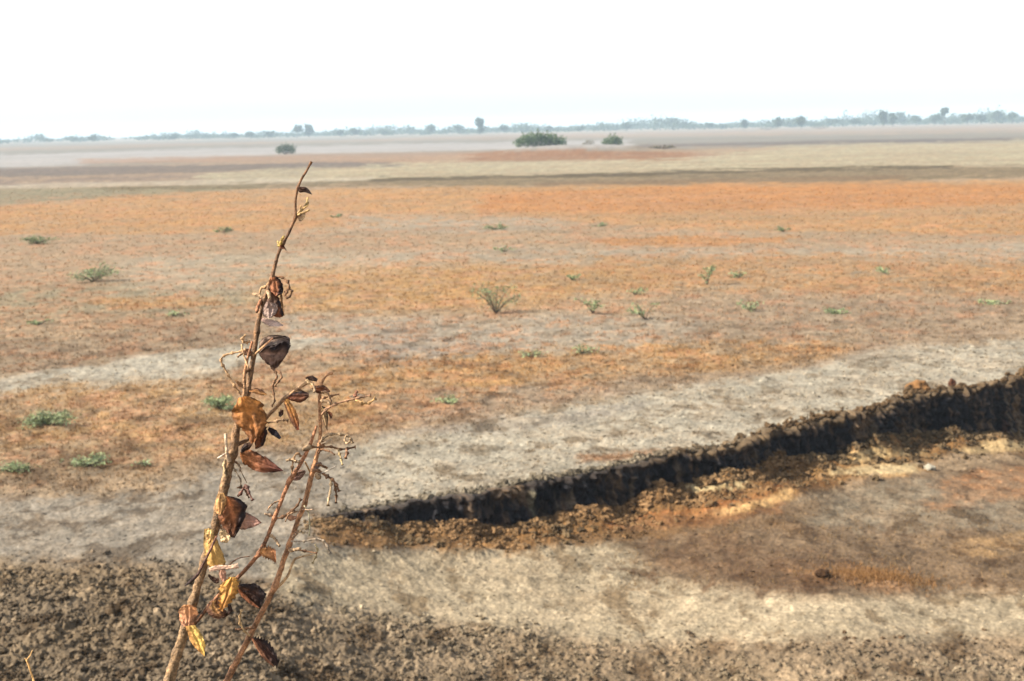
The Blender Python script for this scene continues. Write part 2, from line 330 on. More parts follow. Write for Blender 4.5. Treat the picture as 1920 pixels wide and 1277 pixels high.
def patch_colour(x, y, z, r):
    X, Y = survey(x, y, z)
    az = np.arctan2(x, y); lr = np.log(np.maximum(r, .5))
    c = np.empty(x.shape + (3,)); c[:] = alb((192, 164, 130))
    big = fbm(az * 26, lr * 26, 101, 4, .6)
    cl = fbm(az * 90, lr * 45, 111, 5, .72)
    stk = fbm(az * 9, lr * 70, 118, 4, .65) * np.clip((r - 30) / 40, 0, 1)
    fi2 = fbm(az * 330, lr * 150, 119, 4, .75)
    fin = fbm(x * 1.6, y * 1.6, 117, 5, .7) * np.clip(1 - (r - 40) / 60, 0, 1)
    for i, (pg, colr, soft, wav, stren, clump, ky) in enumerate(PATCH):
        ys = [p[1] for p in pg]; xs = [p[0] for p in pg]
        mrg = 60
        s = np.nonzero((Y > min(ys) - mrg) & (Y < max(ys) + mrg) & (X > min(xs) - 120) & (X < max(xs) + 120))[0]
        if len(s) == 0: continue
        d = poly_d(X[s], Y[s], pg, ky)
        n = big[s] * np.cos(i) + cl[s] * .8
        mid = sstep(420, 520, Y[s]); sf = soft * (1.6 + 1.2 * mid); m = sstep(-sf, sf, d + wav * (2.2 + 1.2 * mid) * n)
        if clump > 0:
            q = cl[s] * np.sign(math.cos(i * 2.1 + .3)) + .4 * big[s] + .75 * fin[s] + .55 * fi2[s] + .7 * stk[s]
            m = m * (1 - min(1, clump * 1.25) * (1 - sstep(-.35, .35, q)))
        m = (m * stren)[:, None]
        c[s] = c[s] * (1 - m) + m * alb(colr)
    zone = sstep(352, 372, Y) * (1 - sstep(785, 845, Y + .17 * (X - 640))) * (1 - sstep(980, 1300, Y))
    strip = poly_d(X, Y, band((-800, 745, 790), (0, 710, 741), (200, 678, 728), (400, 650, 704), (520, 637, 665), (610, 633, 641)), 3)
    zone = zone * (1 - sstep(-14, 10, strip + 14 * cl))
    q = .9 * cl + .5 * fin + .5 * fi2 + .6 * fbm(az * 40 + 7, lr * 60, 191, 4, .65)
    up = (zone * sstep(-.05, .5, q) * .62)[:, None]; dn = (zone * sstep(.2, .8, -q) * .5)[:, None]
    lum = c.mean(1, keepdims=True)
    c = c * (1 - up) + up * np.array([1.54, .80, .41]) * lum * 1.22
    c = c * (1 - dn) + dn * alb((172, 158, 134))
    # churned clods keep the dug-up colour
    s = np.nonzero(r < 40)[0]
    if len(s):
        rm = rough_mask(x[s], y[s])[:, None]
        cc = alb(CLODC) * (1 + .22 * fbm(x[s] * 1.3, y[s] * 1.3, 121, 4)[:, None])
        warm = sstep(.0, .6, fbm(x[s] * .9 + 5, y[s] * .9, 131, 3))[:, None]
        cc = cc * (1 - .5 * warm) + .5 * warm * alb((158, 134, 102))
        drk = sstep(.25, .7, fbm(x[s] * 2.3 + 9, y[s] * 2.3, 137, 4))[:, None]
        cc = cc * (1 - .45 * drk * np.array([1, .95, .85]))
        c[s] = c[s] * (1 - rm) + rm * cc
    # broken flecks of straw, crust and damp soil at every scale
    stk_ = stk
    g1 = fbm(x * 3.1, y * 3.1, 141, 5, .75); g2 = fbm(az * 260, lr * 130, 151, 3, .8); g3 = vn(x * 19, y * 19, 161)
    fadeN = np.clip(1 - (r - 25) / 50, 0, 1); fadeF = np.clip(1 - (r - 120) / 200, .12, 1)
    k = 1 + .42 * g1 * fadeN + .34 * g2 * fadeF + .22 * (g3 - .5) * fadeN
    big2 = fbm(az * 14, lr * 26, 171, 3)
    mot = fbm(x * 2.6 + 3, y * 1.7, 181, 5, .68); md = sstep(.08, .36, mot) * np.clip(1 - (r - 20) / 25, 0, 1)
    ml = sstep(.15, .5, fbm(x * 3.3 - 8, y * 2.2, 187, 4, .65)) * np.clip(1 - (r - 20) / 25, 0, 1)
    c = c * (1 - md[:, None] * np.array([.42, .47, .52])) * (1 + .18 * ml[:, None])
    k = k * (1 + .09 * big2 + .10 * stk_)
    flk = sstep(.72, .9, hsh(np.floor(x * 30), np.floor(y * 17), 5)) * fadeN * (hsh(np.floor(x * 30), np.floor(y * 17), 6) - .45)
    k = k + flk * .6
    c = c * np.clip(k, .35, 1.8)[:, None]
    return c

# ------------------------------------------------------------------ the ground sheet
rows = np.concatenate([np.linspace(.4, 7.9, 36), 1.0 / np.linspace(1 / 8.0, 1 / 4500.0, 960)])
fine_az = np.arange(-23.5, 23.5, .041)
wide = np.concatenate([np.arange(23.6, 32, .25), np.arange(32, 90, 1.5), np.arange(90, 180, 4)])
azs = np.radians(np.concatenate([-wide[::-1], fine_az, wide]))
RR, AA = np.meshgrid(rows, azs, indexing='ij')
gx = (RR * np.sin(AA)).ravel(); gy = (RR * np.cos(AA)).ravel(); gr = RR.ravel()
gz = relief(gx, gy, gr)
gc = patch_colour(gx, gy, np.where(gy > 9, gz, 0), gr)
nr, na = RR.shape
idx = np.arange(nr * na).reshape(nr, na)
a = idx[:-1, :]; b = np.roll(idx, -1, 1)[:-1, :]; c_ = np.roll(idx, -1, 1)[1:, :]; d_ = idx[1:, :]
quads = np.stack([a, d_, c_, b], -1).reshape(-1, 4)
co = np.stack([gx, gy, gz], -1)
co = np.vstack([co, [[0, 0, 2.5]]]); gcc = np.vstack([gc, gc[:1]])
cen = len(co) - 1
tri = np.stack([np.full(na, cen), idx[0], np.roll(idx[0], -1)], -1)
flat = np.concatenate([quads.ravel(), tri.ravel()]); cnt = np.concatenate([np.full(len(quads), 4), np.full(len(tri), 3)])
g = mesh('ground', co, flat, M_GROUND, col=gcc, counts=cnt)
tag(g, kind='structure')
def ground_z(x, y):
    x = np.atleast_1d(np.float64(x)); y = np.atleast_1d(np.float64(y))
    return relief(x, y, np.hypot(x, y))

# ------------------------------------------------------------------ the cut face of the pit
def build_cut():
    seg = np.hypot(np.diff(wt[:, 0]), np.diff(wt[:, 1])); s = np.concatenate([[0], np.cumsum(seg)])
    n = int(s[-1] / .014); ss = np.linspace(0, s[-1], n)
    x = np.interp(ss, s, wt[:, 0]); y = np.interp(ss, s, wt[:, 1]); D = np.interp(ss, s, wd)
    tx = np.gradient(x); ty = np.gradient(y)
    kk = 41; ker = np.ones(kk) / kk
    tx = np.convolve(np.pad(tx, kk // 2, 'edge'), ker, 'valid'); ty = np.convolve(np.pad(ty, kk // 2, 'edge'), ker, 'valid')
    L = np.hypot(tx, ty); nx, ny = ty / L, -tx / L           # outwards, towards the pit
    m = 64
    back = 9
    V = np.zeros((m + back, n, 3)); C = np.zeros((m + back, n, 3))
    lip = .09 * np.clip(fbm(ss * 3.0, ss * 0, 201, 4, .75), -.35, 1) + .07 * np.clip(fbm(ss * 9, ss * 0, 205, 3, .7), 0, 1)
    fade = sstep(0.02, .25, D)
    px_s = np.interp(ss, s, [p[0] for p in WT]); lip = lip * fade * np.interp(px_s, [1150, 1380], [.3, 1.1])
    hgt0 = np.zeros(n)
    for i in range(m + back):
        if i < back:                                         # the turned-back upper edge
            q = i / (back - 1.0)
            off = -.22 * (1 - q); z = lip * np.sin(q * math.pi / 2) * (1 + .8 * fbm(ss * 13, hgt0 + q * 2.5, 203, 3, .7)) - .06 * (1 - q) ** 2
            hgt = np.zeros(n)
            amp = q
        else:
            t = (i - back + 1) / m
            z = lip * (1 - t) - t * (D + .12); off = .03 + .10 * t * t
            hgt = t * (D + .12); amp = 1
        ridg = fbm(ss * 4.5, hgt * 1.2 + 3, 211, 4, .6)
        cl, cv = worley(ss * 9, hgt * 8 + 40, 217)
        cl2, cv2 = worley(ss * 20, hgt * 18 + 40, 218)
        disp = (.075 + .11 * ridg + .04 * fbm(ss * 14, hgt * 3, 214, 3) + .13 * np.clip(.65 - cl, 0, 1) * (.3 + cv) + .045 * np.clip(.6 - cl2, 0, 1) * (.3 + cv2)) * amp * (.25 + .75 * fade)
        o = off * (.3 + .7 * fade) + disp
        V[i, :, 0] = x + nx * o; V[i, :, 1] = y + ny * o
        V[i, :, 2] = z + .02 * amp * fbm(ss * 12, hgt * 12 + 7, 223, 2) * (.3 + .7 * fade)
        n1 = fbm(ss * 2.0, hgt * .8, 231, 4, .6)[:, None]; n2 = fbm(ss * 9, hgt * 2.2, 235, 4, .7)[:, None]
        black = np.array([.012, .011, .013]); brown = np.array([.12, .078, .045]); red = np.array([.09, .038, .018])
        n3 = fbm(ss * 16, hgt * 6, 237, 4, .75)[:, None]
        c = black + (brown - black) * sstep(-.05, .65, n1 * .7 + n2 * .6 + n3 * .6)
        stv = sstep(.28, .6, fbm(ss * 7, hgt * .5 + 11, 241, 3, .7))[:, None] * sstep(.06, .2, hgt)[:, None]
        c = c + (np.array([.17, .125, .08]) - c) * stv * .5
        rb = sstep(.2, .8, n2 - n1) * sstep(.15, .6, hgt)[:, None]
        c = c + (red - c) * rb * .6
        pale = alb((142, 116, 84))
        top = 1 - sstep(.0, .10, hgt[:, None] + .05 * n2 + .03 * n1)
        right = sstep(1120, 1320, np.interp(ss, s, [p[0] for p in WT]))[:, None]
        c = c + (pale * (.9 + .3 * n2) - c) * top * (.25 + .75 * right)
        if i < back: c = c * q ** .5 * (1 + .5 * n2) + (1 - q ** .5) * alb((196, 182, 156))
        st = np.exp(-((np.interp(ss, s, [p[0] for p in WT]) - 979) / 6.0) ** 2)[:, None] * sstep(.04, .1, hgt[:, None])
        c = c + (alb((170, 160, 130)) - c) * st * .8          # a pale root-like streak
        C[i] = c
    ids = np.arange((m + back) * n).reshape(m + back, n)
    f = np.stack([ids[:-1, :-1], ids[1:, :-1], ids[1:, 1:], ids[:-1, 1:]], -1).reshape(-1, 4)
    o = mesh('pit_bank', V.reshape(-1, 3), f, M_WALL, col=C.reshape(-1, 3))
    tag(o, kind='structure')
build_cut()

# ------------------------------------------------------------------ loose soil: clods (nobody could count them)
def ico():
    t = (1 + 5 ** .5) / 2
    v = [(-1, t, 0), (1, t, 0), (-1, -t, 0), (1, -t, 0), (0, -1, t), (0, 1, t), (0, -1, -t), (0, 1, -t), (t, 0, -1), (t, 0, 1), (-t, 0, -1), (-t, 0, 1)]
    f = [(0, 11, 5), (0, 5, 1), (0, 1, 7), (0, 7, 10), (0, 10, 11), (1, 5, 9), (5, 11, 4), (11, 10, 2), (10, 7, 6), (7, 1, 8), (3, 9, 4), (3, 4, 2), (3, 2, 6), (3, 6, 8), (3, 8, 9), (4, 9, 5), (2, 4, 11), (6, 2, 10), (8, 6, 7), (9, 8, 1)]
    v = [np.array(p) / np.linalg.norm(p) for p in v]
    cache = {}; nf = []
    def mid(i, j):
        k = (min(i, j), max(i, j))
        if k not in cache: p = v[i] + v[j]; v.append(p / np.linalg.norm(p)); cache[k] = len(v) - 1
        return cache[k]
    for (p, q, r) in f:
        pq, qr, rp = mid(p, q), mid(q, r), mid(r, p); nf += [(p, pq, rp), (q, qr, pq), (r, rp, qr), (pq, qr, rp)]
    return np.array(v), np.array(nf)
IV, IF = ico()
def clod_cloud(name, pts, size, cols, material, flat=.7):
    n = len(pts); nv = len(IV); cols = cols * NR.choice([.55, .78, .95, 1.1, 1.28], (n, 1), p=[.08, .22, .34, .24, .12])
    jit = 1 + .28 * NR.standard_normal((n, nv)); jit = np.clip(jit, .45, 1.6)
    sc = np.stack([NR.uniform(.7, 1.35, n), NR.uniform(.7, 1.35, n), NR.uniform(.55, 1.1, n) * flat / .7], -1)
    v = IV[None] * jit[..., None] * sc[:, None, :]
    an = NR.uniform(0, 6.28, n); ca, sa = np.cos(an)[:, None], np.sin(an)[:, None]
    vx = v[..., 0] * ca - v[..., 1] * sa; vy = v[..., 0] * sa + v[..., 1] * ca
    v = np.stack([vx, vy, v[..., 2]], -1) * size[:, None, None] + pts[:, None, :]
    f = (IF[None] + (np.arange(n) * nv)[:, None, None]).reshape(-1, 3)
    c = np.repeat(cols[:, None, :], nv, 1) * NR.uniform(.85, 1.15, (n, nv, 1))
    return mesh(name, v.reshape(-1, 3), f, material, col=c.reshape(-1, 3), smooth=False)
def scatter_px(n, x0, x1, y0, y1):
    X = NR.uniform(x0, x1, n); Y = NR.uniform(y0, y1, n)
    P = np.array([at(a_, b_) for a_, b_ in zip(X, Y)])
    Z = base_z(P[:, 0], P[:, 1]); P = np.array([at(a_, b_, c_) for a_, b_, c_ in zip(X, Y, Z)])
    return P[:, 0], P[:, 1]
x, y = scatter_px(26000, -300, 2250, 1035, 1330)
rm = rough_mask(x, y); k = (rm * (.35 + .65 * sstep(-.3, .3, fbm(x * 1.5, y * 1.5, 301, 3)))) > NR.uniform(0, 1, len(x))
x, y = x[k], y[k]; z = ground_z(x, y)
sz = .007 + .020 * NR.random(len(x)) ** 2.6 + .024 * (NR.random(len(x)) > .985); sz *= np.interp(x, [-3, 0, 3], [1.1, .95, .8])
cc = patch_colour(x, y, np.zeros_like(x), np.hypot(x, y)) * NR.uniform(.75, 1.25, (len(x), 1))
o = clod_cloud('soil_clods', np.stack([x, y, z + sz * .25], -1), sz, cc, M_CLOD)
tag(o, 'crumbly brown clods of dug soil carpeting the near edge of the plain', 'soil clods', kind='stuff')
# spoil on the berm below the cut
xs_, ys_, ss_ = [], [], []
for i in range(10000):
    X = NR.uniform(600, 2250); xw = at(X, np.interp(X, wbx, wby), -.4).x
    d = abs(NR.normal(0, .34)) + .12 if NR.random() > .12 else NR.uniform(.1, 1.3)
    d *= float(np.interp(X, [600, 1200, 1500], [.7, 1, 1.15]))
    xs_.append(xw); ys_.append(float(wall_y(xw)) - d); ss_.append(d)
x = np.array(xs_); y = np.array(ys_); z = ground_z(x, y)
sz = .009 + .034 * NR.random(len(x)) ** 4; sz[:50] *= 1.5
sz *= np.clip(.55 + depth_at(x), .5, 1.1)
lumi = patch_colour(x, y, z, np.hypot(x, y)).mean(1); kk = (lumi < .135) | (NR.random(len(x)) < .15); x, y, z, sz = x[kk], y[kk], z[kk], sz[kk]
tn = sstep(-.2, .5, fbm(x * .8, y * .8, 311, 3))[:, None]
cc = (alb((146, 122, 90)) * (1 - tn) + alb((184, 144, 100)) * tn) * NR.uniform(.65, 1.3, (len(x), 1))
o = clod_cloud('spoil_clods', np.stack([x, y, z + sz * .2], -1), sz, cc, M_CLOD)
tag(o, 'orange brown lumps of spoil heaped along the foot of the dark bank', 'spoil', kind='stuff')
# crumbs along the upper lip of the cut and crust flakes on the pale strip
n = 2600; xx = NR.uniform(wt[2, 0], wt[-1, 0], n); yy = wall_y(xx) - .03 + np.abs(NR.normal(0, .12, n)) - .05
sz = (.01 + .03 * NR.random(n) ** 3 + .04 * (NR.random(n) > .985)) * np.clip(.4 + depth_at(xx), .4, 1)
rt = sstep(1.0, 3.5, xx)[:, None]
cc = (alb((176, 160, 134)) * (1 - rt) + alb((140, 112, 80)) * rt) * NR.uniform(.5, 1.2, (n, 1))
o = clod_cloud('rim_crumbs', np.stack([xx, yy, ground_z(xx, yy + .1) + sz * .3], -1), sz, cc, M_CLOD)
tag(o, 'loose crumbs of soil strewn along the upper lip of the dark bank', 'soil crumbs', kind='stuff')
x, y = scatter_px(15000, -200, 2200, 640, 1200)
rm = rough_mask(x, y); X, Y = survey(x, y, np.zeros_like(x))
kk = (rm < .3) & ((NR.random(len(x)) < .35) | ((X > 620) & (Y < np.interp(X, [p[0] for p in WT], [p[1] for p in WT])) & (NR.random(len(x)) < .7)))
x, y = x[kk], y[kk]; r = np.hypot(x, y)
sz = (.006 + .014 * NR.random(len(x)) ** 2.5) * np.clip(r / 16, .8, 1.5)
cc = patch_colour(x, y, base_z(x, y), r) * NR.uniform(.55, 1.35, (len(x), 1))
o = clod_cloud('soil_crust', np.stack([x, y, ground_z(x, y) + sz * .1], -1), sz, cc, M_CLOD, .4)
tag(o, 'broken flakes of pale dry crust lying on the level soil', 'soil crust', kind='stuff')

# three lumps that stand out
def lump(X, Y, z, wpx, hpx, colr, label):
    p = at(X, Y, z); k = p.y / F
    zz = float(ground_z(p.x, p.y)[0])
    if z < -.2: zz = float(ground_z(p.x, p.y)[0])
    v, f = IV.copy(), IF.copy()
    me_v = v * (1 + .22 * NR.standard_normal((len(v), 1))) * np.array([wpx * k / 2, wpx * k / 2.4, hpx * k / 1.7])
    o = mesh('soil_clod', me_v, f, M_CLOD, col=np.tile(alb(colr), (len(v), 1)), smooth=False)
    o.location = (p.x, p.y, zz + hpx * k * .25)
    sd = o.modifiers.new('subdivision', 'SUBSURF'); sd.levels = sd.render_levels = 2
    tx = bpy.data.textures.new('clod_relief', 'CLOUDS'); tx.noise_scale = wpx * k * .28
    dm = o.modifiers.new('relief', 'DISPLACE'); dm.texture = tx; dm.strength = wpx * k * .22
    tag(o, label, 'clod', 'single clods that stand out from the loose soil')
lump(1719, 731, 0, 44, 22, (190, 140, 90), 'wide tan clod on the upper lip of the dark bank, right of centre')
lump(1785, 724, 0, 16, 18, (120, 80, 60), 'small upright reddish clod on the lip of the bank, right of the wide tan one')
lump(1541, 1092, -.5, 30, 16, (96, 70, 48), 'dark brown clod alone on the pit floor beside the orange stubble')
lump(1742, 862, -.5, 26, 12, (235, 225, 200), 'small whitish lump added for a bright spot on the spoil of the pit floor')  # added lump, stands in for a bright spot on the spoil

# ------------------------------------------------------------------ stubble and straw
def blades(name, x, y, z, h, wd_, cols, nb, lean, label, cat):
    n = len(x); N = n * nb
    bx = np.repeat(x, nb) + NR.normal(0, 1, N) * np.repeat(h, nb) * .35; by = np.repeat(y, nb) + NR.normal(0, 1, N) * np.repeat(h, nb) * .35; bz = np.repeat(z, nb)
    hh = np.repeat(h, nb) * NR.uniform(.5, 1.2, N); ww = np.repeat(wd_, nb) * NR.uniform(.6, 1.4, N)
    an = NR.uniform(0, 6.28, N); la = NR.uniform(0, 6.28, N); ll = lean * NR.uniform(.3, 1, N)
    p0 = np.stack([bx - np.cos(an) * ww, by - np.sin(an) * ww, bz - .01], -1)
    p1 = np.stack([bx + np.cos(an) * ww, by + np.sin(an) * ww, bz - .01], -1)
    p2 = np.stack([bx + np.cos(la) * hh * ll, by + np.sin(la) * hh * ll, bz + hh * np.sqrt(np.clip(1 - (ll * .8) ** 2, .05, 1))], -1)
    v = np.stack([p0, p1, p2], 1).reshape(-1, 3); f = np.arange(N * 3).reshape(-1, 3)
    c = np.repeat(np.repeat(cols, nb, 0) * NR.uniform(.6, 1.4, (N, 1)), 3, 0)
    o = mesh(name, v, f, M_GRASS, col=c, smooth=False); tag(o, label, cat, kind='stuff'); return o
n = 42000
X = NR.uniform(-260, 2200, n); Y = 352 + (930 - 352) * NR.random(n) ** 1.15
P = np.array([at(a_, b_) for a_, b_ in zip(X, Y)]); x, y = P[:, 0], P[:, 1]; r = np.hypot(x, y)
ok = (y > wall_y(x) + .25) | (x < wt[1, 0])
c = patch_colour(x, y, np.zeros_like(x), r)
orange = np.clip((c[:, 0] / c[:, 2] - 1.55) / 1.1, 0, 1)
ok &= (NR.random(n) < .12 + .88 * orange)
x, y, r, c, orange = x[ok], y[ok], r[ok], c[ok], orange[ok]
hgt = NR.uniform(.03, .065, len(x)) * np.clip(r / 22, .8, 1.15)
cc = c * (1.15 + .35 * NR.random((len(x), 1))) ; cc[:, 0] *= 1.06; cc[:, 2] *= .92
blades('dry_stubble', x, y, ground_z(x, y), hgt, .0035 + r * .00022, cc, 5, .9, 'short orange dried stubble tufts covering the plain', 'stubble')
# small weeds of straw on the pit floor
n = 2200
X = np.concatenate([NR.normal(1640, 55, n // 2), NR.uniform(1150, 2100, n // 2)]); Y = np.concatenate([NR.normal(1088, 10, n // 2), NR.uniform(950, 1110, n // 2)])
P = np.array([at(a_, b_, -.55) for a_, b_ in zip(X, Y)]); x, y = P[:, 0], P[:, 1]
near = np.arange(n) < n // 2
c = np.where(near[:, None], alb((212, 158, 100)), alb((196, 160, 112)))
blades('dry_weeds', x, y, ground_z(x, y), NR.uniform(.02, .06, n), np.full(n, .004), c, 4, .9, 'thin patches of orange dried weeds on the brown pit floor', 'weeds')

# ------------------------------------------------------------------ leafy crowns
def leaf_cloud(lobes, n, size, cols, droop=0.0, flat=1.0):
    """lobes: (x,y,z,rx,ry,rz) ; returns verts, faces, colours of n little leaf clumps"""
    vol = np.array([l[3] * l[4] * l[5] for l in lobes]) ** .75; vol /= vol.sum()
    pk = NR.choice(len(lobes), n, p=vol); L = np.array(lobes)[pk]
    d = NR.standard_normal((n, 3)); d /= np.linalg.norm(d, axis=1)[:, None]
    rad = NR.random(n) ** .42
    wob = 1 + .42 * np.sin(d[:, 0] * 5 + pk) * np.cos(d[:, 2] * 6 + pk * 2)
    p = L[:, :3] + d * L[:, 3:] * (rad * wob)[:, None]
    u = NR.standard_normal((n, 3)); u /= np.linalg.norm(u, axis=1)[:, None]
    v = np.cross(u, NR.standard_normal((n, 3))); v /= np.linalg.norm(v, axis=1)[:, None] + 1e-9
    s = size * NR.uniform(.5, 1.4, (n, 1))
    q = np.stack([p - u * s, p - v * s * .6 * flat, p + u * s, p + v * s * .6 * flat], 1).reshape(-1, 3)
    f = np.arange(n * 4).reshape(-1, 4)
    cl = np.array(cols); ci = NR.integers(0, len(cl), n)
    c = np.repeat(cl[ci] * NR.uniform(.7, 1.3, (n, 1)), 4, 0)
    return q, f, c
def tube(path, rad, seg=6):
    path = np.array(path, float); n = len(path)
    rad = np.array(rad, float) if np.ndim(rad) else np.full(n, rad)
    t = np.gradient(path, axis=0); t /= np.linalg.norm(t, axis=1)[:, None] + 1e-12
    ref = np.array([0.03, 1, 0.05]); 
    a_ = np.cross(t, ref); bad = np.linalg.norm(a_, axis=1) < .1
    a_[bad] = np.cross(t[bad], np.array([1, 0, 0.]))
    a_ /= np.linalg.norm(a_, axis=1)[:, None]; b_ = np.cross(t, a_)
    an = np.linspace(0, 2 * math.pi, seg, endpoint=False)
    ring = path[:, None, :] + rad[:, None, None] * (np.cos(an)[None, :, None] * a_[:, None, :] + np.sin(an)[None, :, None] * b_[:, None, :])
    v = ring.reshape(-1, 3)
    ids = np.arange(n * seg).reshape(n, seg)
    f = np.stack([ids[:-1], np.roll(ids, -1, 1)[:-1], np.roll(ids, -1, 1)[1:], ids[1:]], -1).reshape(-1, 4)
    v = np.vstack([v, path[:1], path[-1:]])
    i0, i1 = len(v) - 2, len(v) - 1
    caps = [(i0, ids[0, (k + 1) % seg], ids[0, k], ids[0, k]) for k in range(seg)]
    c1 = np.array([(i0, ids[0, (k + 1) % seg], ids[0, k]) for k in range(seg)]); c2 = np.array([(i1, ids[-1, k], ids[-1, (k + 1) % seg]) for k in range(seg)])
    flat = np.concatenate([f.ravel(), c1.ravel(), c2.ravel()]); cnt = np.concatenate([np.full(len(f), 4), np.full(seg * 2, 3)])
    return v, flat, cnt
def join(parts):
    V, Fl, Cn, off = [], [], [], 0
    for v, f, c in parts:
        V.append(v); Fl.append(f + off); Cn.append(c); off += len(v)
    return np.vstack(V), np.concatenate(Fl), np.concatenate(Cn)

G1 = [(.045, .085, .03), (.06, .10, .035), (.035, .065, .025), (.08, .11, .045)]
G2 = [(.05, .07, .03), (.07, .085, .04), (.04, .055, .028)]
GS = [(.15, .18, .085), (.12, .155, .085), (.18, .20, .095), (.12, .14, .075)]
def tree(name, X, Ytop, Ybase, wpx, label, cat, dist, shape='round', cols=G2, n=420, group=None, z0=0.0):
    """a tree or bush whose foot stands on the plain dist metres away; X, Ytop, Ybase and wpx are measured on the photograph"""
    d = ray(X, Ybase); px = Vector((d.x, d.y)); px = px / px.length * dist
    k = dist / F; h = max(.5, (Ybase - Ytop) * k); wv = wpx * k
    z0 = float(ground_z(px.x, px.y)[0])
    root = empty(name, (px.x, px.y, z0))
    rg = NR
    if shape == 'round':
        lob = [(rg.uniform(-.25, .25) * wv, rg.uniform(-.2, .2) * wv, h * rg.uniform(.45, .78), wv * rg.uniform(.22, .34), wv * .3, h * rg.uniform(.16, .26)) for _ in range(6)]
        ct = .35
    elif shape == 'tall':
        lob = [(rg.uniform(-.15, .15) * wv, rg.uniform(-.15, .15) * wv, h * q, wv * rg.uniform(.28, .45), wv * .35, h * .14) for q in (.35, .5, .62, .75, .87)]
        ct = .3
    elif shape == 'palm':
        lob = [(rg.uniform(-.2, .2) * wv, 0, h * rg.uniform(.72, .9), wv * .35, wv * .35, h * .11) for _ in range(4)]; ct = .7
    else:   # bush: foliage right down to the soil
        nb_ = max(4, int(wpx / max(1, (Ybase - Ytop)) * 4))
        lob = []
        for i in range(nb_):
            q = (i + .5) / nb_ - .5
            tall = h * .5 * max(.5, math.sqrt(max(0, 1 - (1.75 * q) ** 2))) * rg.uniform(.86, 1.12)
            lob.append((q * wv * .86, rg.uniform(-.15, .15) * wv, tall * .92, max(wv / nb_ * .95, h * .28), h * .42, tall * rg.uniform(.85, 1.05)))
        ct = .2
    sz = max(.10, h * (.045 if shape == 'bush' else .085))
    if shape != 'bush': lob = [(l[0], l[1], l[2], l[3] * 1.2, l[4] * 1.2, l[5] * 1.2) for l in lob]
    v, f, c = leaf_cloud(lob, n, sz, cols)
    v[:, 2] = np.maximum(v[:, 2], .02)
    mesh('crown', v, f, M_GREEN, root, col=c, smooth=False)
    parts = []
    tr = max(.08, h * .022)
    if shape in ('round', 'tall', 'palm'):
        top = max(ct, .55) * h
        parts.append(tube([(0, 0, -.2), (h * .01, 0, top * .5), (rg.uniform(-.05, .05) * wv, 0, top)], [tr, tr * .8, tr * .5]))
        for l in lob[:4]: parts.append(tube([(h * .008, 0, top * .5), (l[0] * .6, l[1] * .6, l[2] * .85), (l[0], l[1], l[2])], [tr * .5, tr * .35, tr * .15], 5))
    else:
        for l in lob:
            parts.append(tube([(0, 0, -.05), (l[0] * .6, l[1], l[2] * .4), (l[0], l[1], l[2] * 1.3)], [tr * .7, tr * .45, tr * .2], 5))
    v, f, c = join(parts)
    mesh('trunk', v, f, M_BARK, root, counts=c)
    tag(root, label, cat, group)
    return root
# bushes on and beside the reddish mound
GB = [(.055, .10, .035), (.08, .125, .045), (.035, .07, .025), (.10, .13, .055)]
tree('bush', 1013, 252, 285, 102, 'wide dark green bush on the left end of the reddish mound', 'bush', 222, 'bush', GB, 5200)
tree('bush', 1149, 254, 281, 36, 'compact round dark bush on the crest of the reddish mound', 'bush', 226, 'bush', GB, 1700)
tree('bush', 1103, 262, 281, 22, 'thin twiggy brown bush between the two dark bushes of the mound', 'bush', 228, 'bush', [(.16, .13, .08), (.12, .11, .06)], 260)
tree('bush', 1240, 284, 292, 60, 'flat grey brown scrub spread over the right slope of the reddish mound', 'bush', 205, 'bush', [(.15, .11, .07), (.12, .11, .06)], 260)
tree('bush', 536, 269, 294, 38, 'lone round grey green bush on the pale fields left of the mound', 'bush', 265, 'bush', [(.06, .09, .05), (.05, .075, .045), (.08, .1, .06)], 1500)
